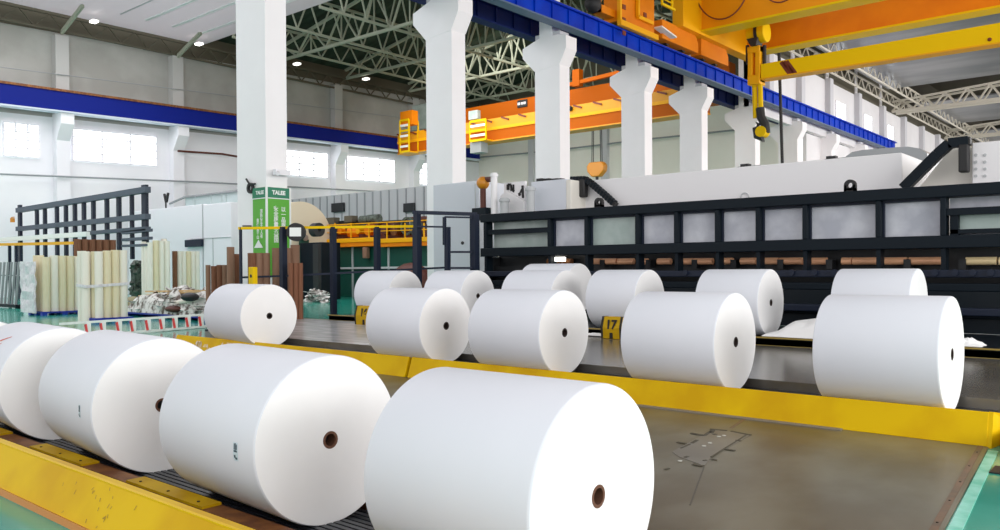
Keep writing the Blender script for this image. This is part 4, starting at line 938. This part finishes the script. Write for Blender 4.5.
# behind the fence: shed wall, jumbo reel, machine with platform
t = thing('shed', 'grey corrugated metal enclosure wall behind the fence right of the nearest column', 'enclosure', at(365, 240, 'Y', 42))
a, b = at(286, 198, 'Y', 42), at(452, 194, 'Y', 42)
MB().box(a.x, b.x, 42, 44, 0, at(330, 195.5, 'Y', 42).z).build('wall_sheet', 'clad', t, smooth=False)
rbm = MB(); x = a.x
while x < b.x: rbm.box(x, x+.12, 41.94, 42, 0, at(330, 195.5, 'Y', 42).z-.05); x += .95
rbm.build('rib', 'grey', t, smooth=False)
for (x0, x1) in ((331, 343.5), (403, 414)):
    pbox(x0, 203.5, x1, 211.5, 41.8, .15, 'mblack', 'dark_window', None, None, parent=t)
p = at(302, 238, 'Y', 31.5); rr = (at(302, 201.5, 'Y', 31.5).z-p.z)
t = thing('jumbo_reel', 'huge cream parent reel, top of it showing right of the green sign', 'reel', (p.x-1.5, 31.5, p.z-rr))
MB().ring((p.x-3, 31.5, p.z), (p.x, 31.5, p.z), [(0, .2), (0, rr), (3, rr), (3, .2)], 64).build('wound_paper', 'jumbo', t)
MB().cyl((p.x-3.4, 31.5, p.z), (p.x+.4, 31.5, p.z), .2, 20).build('spindle', 'steel', t)
for dx in (-3.2, .2): MB().box(p.x+dx-.12, p.x+dx+.12, 31.2, 31.8, 0, p.z-.1).build('stand', 'gpanel', t, smooth=False)
YP = 33.5
t = thing('platform_machine', 'green machine with orange platform deck and thin yellow handrails behind the fence', 'machine', at(375, 260, 'Y', YP))
def pl(x0, y0, x1, y1, Y, d, m, part, base=None): return pbox(x0, y0, x1, y1, Y, d, m, part, None, None, zbase=base, parent=t, bevel=.02)
pl(323, 241, 375, 246, YP, 1.5, 'orange', 'deck'); pl(379, 240, 446, 245, YP, 1.5, 'orange', 'deck')
pl(322, 239.5, 375, 241.5, YP-.05, .1, 'cyel', 'deck_edge'); pl(379, 238.8, 446, 240.6, YP-.05, .1, 'cyel', 'deck_edge')
pl(322, 246, 440, 290, YP+.4, 2, 'gpanel', 'body', 0)
for x in (322, 335, 351, 369, 387, 405, 424):
    a = at(x, 223, 'Y', YP); MB().bar((a.x, YP, a.z), (a.x, YP, at(x, 241, 'Y', YP).z), .07).build('rail_post', 'cyel', t, smooth=False)
MB().bar(at(322, 225.5, 'Y', YP), at(440, 219.5, 'Y', YP), .06).bar(at(322, 233, 'Y', YP), at(440, 229, 'Y', YP), .05).build('handrail', 'cyel', t, smooth=False)
for x, y0, y1, r_, m in ((336, 222, 238, .38, 'maroon'), (346, 221, 239, .42, 'maroon'), (356, 226, 238, .4, 'orange'), (366, 217, 222, .4, 'olivem'), (374, 216, 222, .45, 'olivem'), (392, 221, 238, .4, 'maroon'), (383, 224, 238, .3, 'rust')):
    a, b = at(x, y0, 'Y', YP+1), at(x, y1, 'Y', YP+1); MB().cyl((a.x-.5, YP+1, (a.z+b.z)/2), (a.x+.5, YP+1, (a.z+b.z)/2), min(r_, (a.z-b.z)/2+.1), 16).build('motor', m, t)
for q, (x0, y0, x1, y1, m_) in enumerate(((324, 218, 334, 238, 'trussd'), (366, 222, 378, 238, 'maroon'), (410, 217, 424, 238, 'maroon'), (426, 219, 440, 238, 'grey'), (344, 216, 352, 222, 'trussd'))): pl(x0, y0, x1, y1, YP+.9, .5, m_, 'drive_block')
pl(326, 233, 440, 240, YP+.8, .8, 'maroon', 'drive_block')
pl(338, 221, 362, 236, YP+1.3, .5, 'mblack', 'drive_block'); pl(380, 221, 404, 236, YP+1.3, .5, 'mblack', 'drive_block')
for q, (x, y, m_, r_) in enumerate(((331, 229, 'rust', .3), (342, 231, 'orange', .22), (360, 231, 'cyel', .2), (370, 230, 'orange', .35), (386, 229, 'maroon', .35), (396, 231, 'rust', .3), (416, 228, 'olivem', .4), (428, 230, 'maroon', .35))):
    a = at(x, y, 'Y', YP+.45); MB().cyl((a.x, YP+.25, a.z), (a.x, YP+.75, a.z), r_, 14).build('motor', m_, t)
MB().bar(at(322, 268.5, 'Y', YP+.3), at(440, 267, 'Y', YP+.3), .1, .12).build('cross_rail', 'clad', t, smooth=False)
p = at(406.5, 226, 'Y', YP+.3); MB().ring((p.x, YP+.3, p.z), (p.x, YP+.5, p.z), [(0, .42), (0, .56), (.2, .56), (.2, .42)], 24).build('hand_wheel', 'olivem', t)
for x in (352, 388): 
    a = at(x, 246, 'Y', YP+.3); MB().box(a.x-.05, a.x+.05, YP+.3, YP+.4, 0, a.z).build('panel_joint', 'clad', t, smooth=False)
p = at(363, 252, 'Y', YP-.1); MB().box(p.x-.2, p.x+.2, YP, YP+.3, p.z-.4, p.z+.3).build('gear_unit', 'brown2', t, bevel=.05)
a = at(308, 262, 'Y', 30); pbox(300, 243, 322, 292, 30, 1.4, 'navy', 'control_cabinet', 'dark blue control cabinet in shadow beside the brown cores', 'cabinet', zbase=0)
p = at(411, 262, 'Y', 31); one(MB().ball((p.x, 31, .7), 1.0, 10, sx=1.7, sy=.8, sz=1.45), 'covered_pallet', 'maroon', 'dark red-brown covered mound behind the fence left of the gate', 'covered load')
a = at(314, 222, 'Y', 29); rrr = .62; one(MB().ring((a.x, 29, at(314, 230, 'Y', 29).z), (a.x+.5, 29, at(314, 230, 'Y', 29).z), [(0, .12), (0, .40), (.5, .40), (.5, .12)], 32).box(a.x, a.x+.5, 28.9, 29.1, 0, at(314, 244, 'Y', 29).z), 'drive_wheel', 'rubber', 'large black drive wheel right of the floodlight below the cream reel', 'wheel')
p = at(316, 272, 'Y', 27.5); random.seed(9); hp = MB()
for k in range(70):
    c_ = Vector((p.x+random.gauss(0, .55), 27.5+random.gauss(0, .3), .02)); c_.z = random.uniform(.05, max(.12, .75-abs(c_.x-p.x)*.55)); a_ = random.uniform(0, pi); d1 = Vector((math.cos(a_)*.2, math.sin(a_)*.2, random.uniform(-.05, .05)))
    hp.bar(c_-d1, c_+d1, random.uniform(.08, .3), .03, (random.uniform(-.8, .8), random.uniform(-.8, .8), 1))
one(hp, 'plastic_heap', 'scrap', 'heap of shiny crumpled plastic film on the floor behind the fence', 'plastic film', kind='stuff')

# ================================================================== LEFT BAY CRANE
YG = 54.0
def lc(x, y, Y=YG): return at(x, y, 'Y', Y)
t = thing('overhead_crane', 'orange overhead crane with yellow walkway spanning the left bay behind the columns', 'crane', (-42, YG, 13))
xa, xb = XW+3.2, XC-2.7
zn1, zn0 = lc(500, 117.5).z, lc(500, 139.5).z
MB().box(xa, xb, YG, YG+1.2, zn0, zn1-.9).build('girder', 'orange2', t, smooth=False)
MB().box(xa, xb, YG-.1, YG+1.3, zn1-1.0, zn1-.75).build('girder_flange', 'cyel', t, smooth=False)
MB().box(xa, xb, YG-.05, YG+1.2, zn1-.75, zn1).build('walkway', 'cyel3', t, smooth=False)
MB().box(xa, xb, YG-.1, YG+1.3, zn0-.1, zn0).build('girder_flange', 'cyel3', t, smooth=False)
x = xa
while x < xb:
    MB().bar((x, YG-.12, zn1-.02), (x+.8, YG-.12, zn1-.3), .08, .14).build('bracket', 'dkred', t, smooth=False); x += 1.9
zf = lc(500, 102.5, YG+4.5).z
MB().box(xa, xb, YG+4.5, YG+5.6, zn1-.5, zf).build('girder', 'orange2', t, smooth=False)
p0, p1 = lc(517, 99.5, YG+4.4), lc(527, 107.5, YG+4.4); zc0 = (p0.z+p1.z)/2
MB().box(p0.x, p1.x, YG+4.40, YG+4.5, zc0-.35, zc0+.35).build('name_plate', 'mblack', t, bevel=.12)
for k, w_ in ((-.35, .3), (.02, .2), (.32, .26)): MB().box((p0.x+p1.x)/2+k-w_/2, (p0.x+p1.x)/2+k+w_/2, YG+4.37, YG+4.40, zc0-.1, zc0+.12).build('worn_marking', 'cab', t, smooth=False)
p0, p1 = lc(471.5, 112), lc(480.5, 119); MB().box(p0.x, p1.x, YG-.4, YG, p1.z, p0.z).build('control_box', 'meshg', t, smooth=False)
for x0, x1 in ((570, 610),):
    p0 = lc(x0, 88, YG+3); p1 = lc(x1, 78, YG+3)
    MB().bar((p0.x, YG+3, zf+.05), (p1.x+1, YG+3, zf+.3), .3, .3).box(lc(577, 80, YG+3).x-.35, lc(577, 80, YG+3).x+.35, YG+2.8, YG+3.4, zf-.2, zf+1.2).build('trolley', 'orange2', t, smooth=False)
p = lc(571.5, 109); MB().ball(p+Vector((0, -.2, 0)), .22, 8).build('buffer', 'rubber', t)
# cages
def cage(x0, x1, y0, y1, Y, lab, n=7):
    t = thing('crane_cage', lab, 'cage', at((x0+x1)/2, y1, 'Y', Y))
    a, b = at(x0, y0, 'Y', Y), at(x1, y1, 'Y', Y); X0_, X1_, Z0, Z1 = a.x, b.x, b.z, a.z
    for x in (X0_, X1_):
        for yy in (Y, Y+1.2): MB().box(x-.06, x+.06, yy-.06, yy+.06, Z0, Z1).build('upright', 'cyel2', t, smooth=False)
    m = MB(); m2 = MB()
    for k in range(n):
        z = Z0+(Z1-Z0)*k/(n-1); (m if k % 2 == 0 else m2).box(X0_, X1_, Y-.05, Y+.05, z-.10, z+.10)
    m.build('cross_bar', 'cyel2', t, smooth=False); m2.build('cross_bar', 'swhite', t, smooth=False)
    MB().box(X0_, X1_, Y, Y+1.2, Z0-.08, Z0+.04).build('floor_plate', 'cyel', t, smooth=False)
cage(400, 409, 121, 151, YG-1.2, 'yellow barred access cage at the left end of the left bay crane')
cage(470, 486, 122, 139, YG-.9, 'striped yellow and white cage hanging by the right side of the second column', 5)
pbox(400, 112, 412, 124, YG-1, .8, 'orange', 'crane_end_truck', 'orange end truck of the left bay crane on the wall beam', 'end truck')
pbox(412, 106, 429, 128, YG+4, .8, 'meshg', 'electric_cabinet', 'grey-green electric cabinet on the left bay crane beside the second column', 'cabinet')
pbox(470, 141.5, 481, 152, YG-.6, .9, 'grey', 'control_cabin', 'small grey control cabin under the left bay crane right of the second column', 'cabin')
# hook block of left crane
p = at(595, 168, 'Y', YG+1.5)
t = thing('hook_block', 'distant orange hook block on two thin ropes in the left bay', 'hook block', p)
MB().prism([(p.x-.6, p.y, p.z+.5), (p.x+.6, p.y, p.z+.5), (p.x+.85, p.y, p.z+.2), (p.x+.8, p.y, p.z-.25), (p.x+.35, p.y, p.z-.7), (p.x-.35, p.y, p.z-.7), (p.x-.8, p.y, p.z-.25), (p.x-.85, p.y, p.z+.2)], (0, .6, 0)).build('block', 'hangtag', t, bevel=.08)
MB().tube([p+Vector((0, .3, -.7)), p+Vector((0, .3, -1.1)), p+Vector((.3, .3, -1.35)), p+Vector((.1, .3, -1.65)), p+Vector((-.3, .3, -1.5))], .13, 8).build('hook', 'rubber', t)
for dx in (-.5, -.35, .35, .5): MB().cyl(p+Vector((dx, .3, .4)), (p.x+dx*.9, p.y+.3, zn0+.5), .035, 6).build('rope', 'rubber', t)

# ================================================================== RIGHT BAY CRANE
t = thing('overhead_crane', 'big orange and yellow double girder crane crossing the top right of the hall', 'crane', (-10, 49, 16))
zg = 16.15; yA, yB = 45.9, 52.6; xl2 = -23.1; xr2 = 12
gA = lambda: None
def girder(y, part, wd=1.1):
    MB().box(xl2, xr2, y+.06, y+wd, zg+.12, 18.7).build(part, 'orange' if y > 50 else 'cyel_or', t, smooth=False)
    MB().box(xl2, xr2, y-.06, y+wd+.12, zg, zg+.12).build('lower_flange', 'cyel2', t, smooth=False)
M['cyel_or'] = mat('crane_orange_light', (.84, .30, .0), .55, spec=.25)
girder(yA, 'girder'); girder(yB, 'girder')
MB().box(xl2-.35, xl2+.35, 43.6, 54.4, zg-.15, 18.2).build('end_carriage', 'cyel', t, smooth=False)
# wheel housings on the rail
def P(x, y, X=XC+.75): return at(x, y, 'X', X)
for (x0, x1, lab) in ((661, 697, 0), (700, 727, 0)):
    ya, yb = P(x0, 50).y, P(x1, 50).y
    MB().prism([(XC+.1, ya, 15.0), (XC+.1, ya, 16.1), (XC+.1, yb-.4, 16.1), (XC+.1, yb, 15.6), (XC+.1, yb, 15.0)], (.75, 0, 0)).build('wheel_housing', 'orange', t, bevel=.03, smooth=False)
    for f in (.28, .72):
        y = ya+(yb-ya)*f; MB().cyl((XC+.15, y, 15.13), (XC+.5, y, 15.13), .25, 20).build('wheel', 'rubber', t)
MB().bar(P(658, 27, XC+1.0), P(673, 38, XC+1.0), .5, .08).build('cover_sheet', 'swhite', t, smooth=False)
# maintenance bay hung at the end truck (orange cell with yellow edging)
ya, yb = P(619, 20).y, P(655, 20).y
MB().box(XC-.2, XC+.7, ya, yb, 15.0, 19).build('service_cell', 'orange', t, smooth=False)
MB().box(XC+.7, XC+.95, ya-.08, yb+.05, 14.72, 15.02).box(XC+.7, XC+.9, ya-.1, ya+.06, 14.8, 19).box(XC+.72, XC+.9, P(637, 20).y-.08, P(637, 20).y+.08, 15.6, 19).box(XC+.72, XC+.9, P(637, 20).y, yb-.4, 15.5, 15.7).build('cell_edge', 'cyel', t, smooth=False)
ya2 = P(603, 20).y
MB().box(XC-.1, XC+.5, ya2, ya, 15.2, 15.6).box(XC-.1, XC+.5, ya2, ya2+.25, 15.2, 19).build('outrigger', 'orange', t, smooth=False)
lad = MB(); y_a, y_b = P(662, 10, XC+2).y, P(672, 10, XC+2).y
for y in (y_a, y_b): lad.bar((XC+2, y, 16.2), (XC+2, y, 19), .1)
lad.bar((XC+2, y_a, 16.2), (XC+2, y_b+.3, 16.2), .12)
for k in range(6): lad.bar((XC+2, y_a, 16.5+k*.45), (XC+2, y_b, 16.5+k*.45), .06)
lad.build('ladder', 'cyel2', t, smooth=False)
blt = MB()
for x, y in ((624, 7), (624, 20), (645, 15), (624, 33)): 
    p = P(x, y, XC+.72); blt.box(p.x-.02, p.x+.03, p.y-.15, p.y+.15, p.z-.12, p.z+.12)
blt.build('hole', 'dkred', t, smooth=False)
p = P(593, 8, XC+.3); MB().ball(p+Vector((0, 0, .2)), .45, 8).build('buffer', 'rubber', t)
# festoon cables
def arc(pts): 
    out = []
    for i in range(len(pts)-1):
        for k in range(6): out.append(Vector(pts[i]).lerp(Vector(pts[i+1]), k/6))
    return out+[Vector(pts[-1])]
def bez(p0, p1, p2, p3, n=18):
    r = []
    for i in range(n+1):
        s = i/n; r.append(p0*(1-s)**3+p1*3*s*(1-s)**2+p2*3*s*s*(1-s)+p3*s**3)
    return r
ya_ = yA-.3
g_ = lambda x, y: at(x, y, 'Y', ya_)
MB().tube(bez(g_(696, -4), g_(703, 26), g_(734, 28), g_(746, -4)), .045, 6).build('festoon_cable', 'dkred', t)
MB().tube(bez(g_(694, -4), g_(693, 10), g_(686, 24), g_(680, 31)), .045, 6).build('festoon_cable', 'dkred', t)
MB().tube(bez(g_(766, -4), g_(772, 4), g_(782, 5), g_(793, -4)), .045, 6).build('festoon_cable', 'dkred', t)
# hoist hanging between the girders
YL = 49.3
def Lp(x, y): return at(x, y, 'Y', YL)
c = Lp(758.5, 33)
t = thing('hook_block', 'yellow and black sheave block with orange frame and hook hanging under the crane', 'hook block', c)
MB().cyl((c.x-.6, YL, c.z), (c.x-.05, YL, c.z), .62, 28).build('sheave', 'cyel2', t, bevel=.05)
MB().cyl((c.x+.1, YL, c.z), (c.x+.55, YL, c.z), .66, 28).build('sheave', 'cyel2', t, bevel=.05)
MB().cyl((c.x-.06, YL, c.z), (c.x+.1, YL, c.z), .70, 28).build('divider', 'rubber', t)
MB().prism([(c.x-.5, YL-.66, c.z-.42), (c.x+.2, YL-.66, c.z-.42), (c.x+.1, YL-.66, c.z-.9), (c.x-.25, YL-.66, c.z-.9)], (0, .9, 0)).build('guard', 'rubber', t)
MB().cyl((c.x-.1, YL, c.z-.7), (c.x-.1, YL, c.z-1.5), .22, 12).build('shank', 'rubber', t)
a, b = Lp(750, 47), Lp(762.5, 83)
MB().box(a.x, a.x+.32, YL-.4, YL+.4, b.z, a.z-.1).box(b.x-.32, b.x, YL-.4, YL+.4, b.z, a.z-.1).box(a.x, b.x, YL-.45, YL+.45, a.z-.5, a.z-.1).box(a.x, b.x, YL-.45, YL+.45, b.z-.1, b.z+.5).build('frame', 'cyel', t, bevel=.05, smooth=False)
MB().box(a.x+.3, b.x-.3, YL-.2, YL+.3, b.z+.4, a.z-.5).build('frame_core', 'orange', t, smooth=False)
for x in (747.5, 764.5): 
    p = Lp(x, 55); MB().cyl((p.x, YL, p.z-.6), (p.x, YL, p.z+.6), .12, 8).build('rope_clamp', 'rubber', t)
for x in (755.5, 761): MB().cyl(Lp(x-1, 84), Lp(x, 118), .17, 8).build('link_rod', 'cyel2', t)
hk = [Lp(760, 108), Lp(761, 117), Lp(765, 124), Lp(766, 132), Lp(762.5, 138.5), Lp(757.8, 136), Lp(756.8, 128), Lp(759, 123)]
MB().tube(hk, .27, 10).build('hook', 'rubber', t)
MB().cyl(Lp(762.5, 132)+Vector((0, -.35, 0)), Lp(762.5, 132)+Vector((0, .35, 0)), .34, 14).build('hook_tip', 'cyel2', t)
for dx in (-.5, .5): MB().cyl((c.x+dx, YL, c.z+.3), (c.x+dx, YL, 18.6), .05, 6).build('rope', 'rubber', t)
# lifting beam
t = thing('lifting_beam', 'long bright yellow lifting beam with dark red stripes hanging below the crane girders', 'lifting beam', Lp(880, 70))
A0, A1 = Lp(763, 65.2), Lp(763, 79.5); zc1, zc0 = A0.z, A1.z
e1, e0 = Lp(1000, 24.2), Lp(1000, 43.8)
xe = 4.0; s1 = (e1.z-A0.z)/(e1.x-A0.x); s0 = (e0.z-A1.z)/(e0.x-A1.x)
Z1 = lambda x: A0.z+s1*(x-A0.x); Z0 = lambda x: A1.z+s0*(x-A1.x)
MB().hexa([(A0.x, YL-.35, Z0(A0.x)), (xe, YL-.35, Z0(xe)), (xe, YL+.35, Z0(xe)), (A0.x, YL+.35, Z0(A0.x)), (A0.x, YL-.35, Z1(A0.x)), (xe, YL-.35, Z1(xe)), (xe, YL+.35, Z1(xe)), (A0.x, YL+.35, Z1(A0.x))]).build('beam', 'cyelb', t, bevel=.02, smooth=False)
MB().hexa([(A0.x, YL-.45, Z0(A0.x)-.08), (xe, YL-.45, Z0(xe)-.08), (xe, YL+.45, Z0(xe)-.08), (A0.x, YL+.45, Z0(A0.x)-.08), (A0.x, YL-.45, Z0(A0.x)), (xe, YL-.45, Z0(xe)), (xe, YL+.45, Z0(xe)), (A0.x, YL+.45, Z0(A0.x))]).build('lower_flange', 'cyel', t, smooth=False)
stp = MB()
for k in range(3):
    a, b = at(781+k*2.8, 62+(-.5*k), 'Y', YL-.36), at(790+k*2.8, 74.5-.5*k, 'Y', YL-.36); stp.bar(a, b, .22, .03, (0, 1, 0))
stp.build('stripe', 'dkred', t, smooth=False)
p = Lp(991, 41); MB().ball(p+Vector((0, -.4, -.0)), .1, 6).build('bolt', 'dkred', t)
for x in (xe-1,):
    MB().cyl((x, YL, Z1(x)), (x, YL, 18.5), .05, 6).build('rope', 'rubber', t)

# ================================================================== LIGHT
w = bpy.data.worlds.new('world'); sc.world = w; w.use_nodes = True
bg = w.node_tree.nodes['Background']; bg.inputs[0].default_value = (1, .98, 1, 1); bg.inputs[1].default_value = 1.0
def area(name, loc, target, sx, sy, power, c=(1, 1, 1)):
    l = bpy.data.lights.new(name, 'AREA'); l.shape = 'RECTANGLE'; l.size = sx; l.size_y = sy; l.energy = power; l.color = c
    o = bpy.data.objects.new(name, l); col.objects.link(o); o.location = loc
    o.rotation_euler = (Vector(target)-Vector(loc)).to_track_quat('-Z', 'Y').to_euler(); return o
area('daylight_right_windows', (24, 8, 7), (-6, 8, 2), 40, 9, 6200, (1, .985, .97))
area('fill_right_rear', (13, 70, 12), (-24, 70, 11), 50, 6, 6500, (1, .98, .96))  # added fill to whiten the right bay's upper wall
area('fill_right_far', (13, 125, 12), (-24, 125, 15), 60, 6, 6000, (1, .98, .94))  # added fill for the far end of the right bay
area('fill_left', (-45, 18, 19.6), (-45, 18, 0), 24, 26, 4200, (1, .965, 1))  # added overhead fill for the left bay, just under the closed ceiling
area('fill_front', (-6, 8, 18.8), (-6, 8, 0), 22, 22, 500, (1, .98, 1))  # added overhead fill above the rolls
area('fill_mid', (-10, 60, 18.8), (-10, 60, 0), 20, 40, 1500, (1, .98, .96))  # added overhead fill under the right bay's grey ceiling
area('left_bay_rear', (-44, 52, 18.5), (-44, 66, 6), 22, 22, 3000, (1, .97, .92))

sc.view_settings.view_transform = 'Standard'; sc.view_settings.look = 'None'; sc.view_settings.gamma = 1; sc.view_settings.use_curve_mapping = False
sc.view_settings.exposure = 0.28
sc.cycles.use_denoising = True
sc.cycles.max_bounces = 8
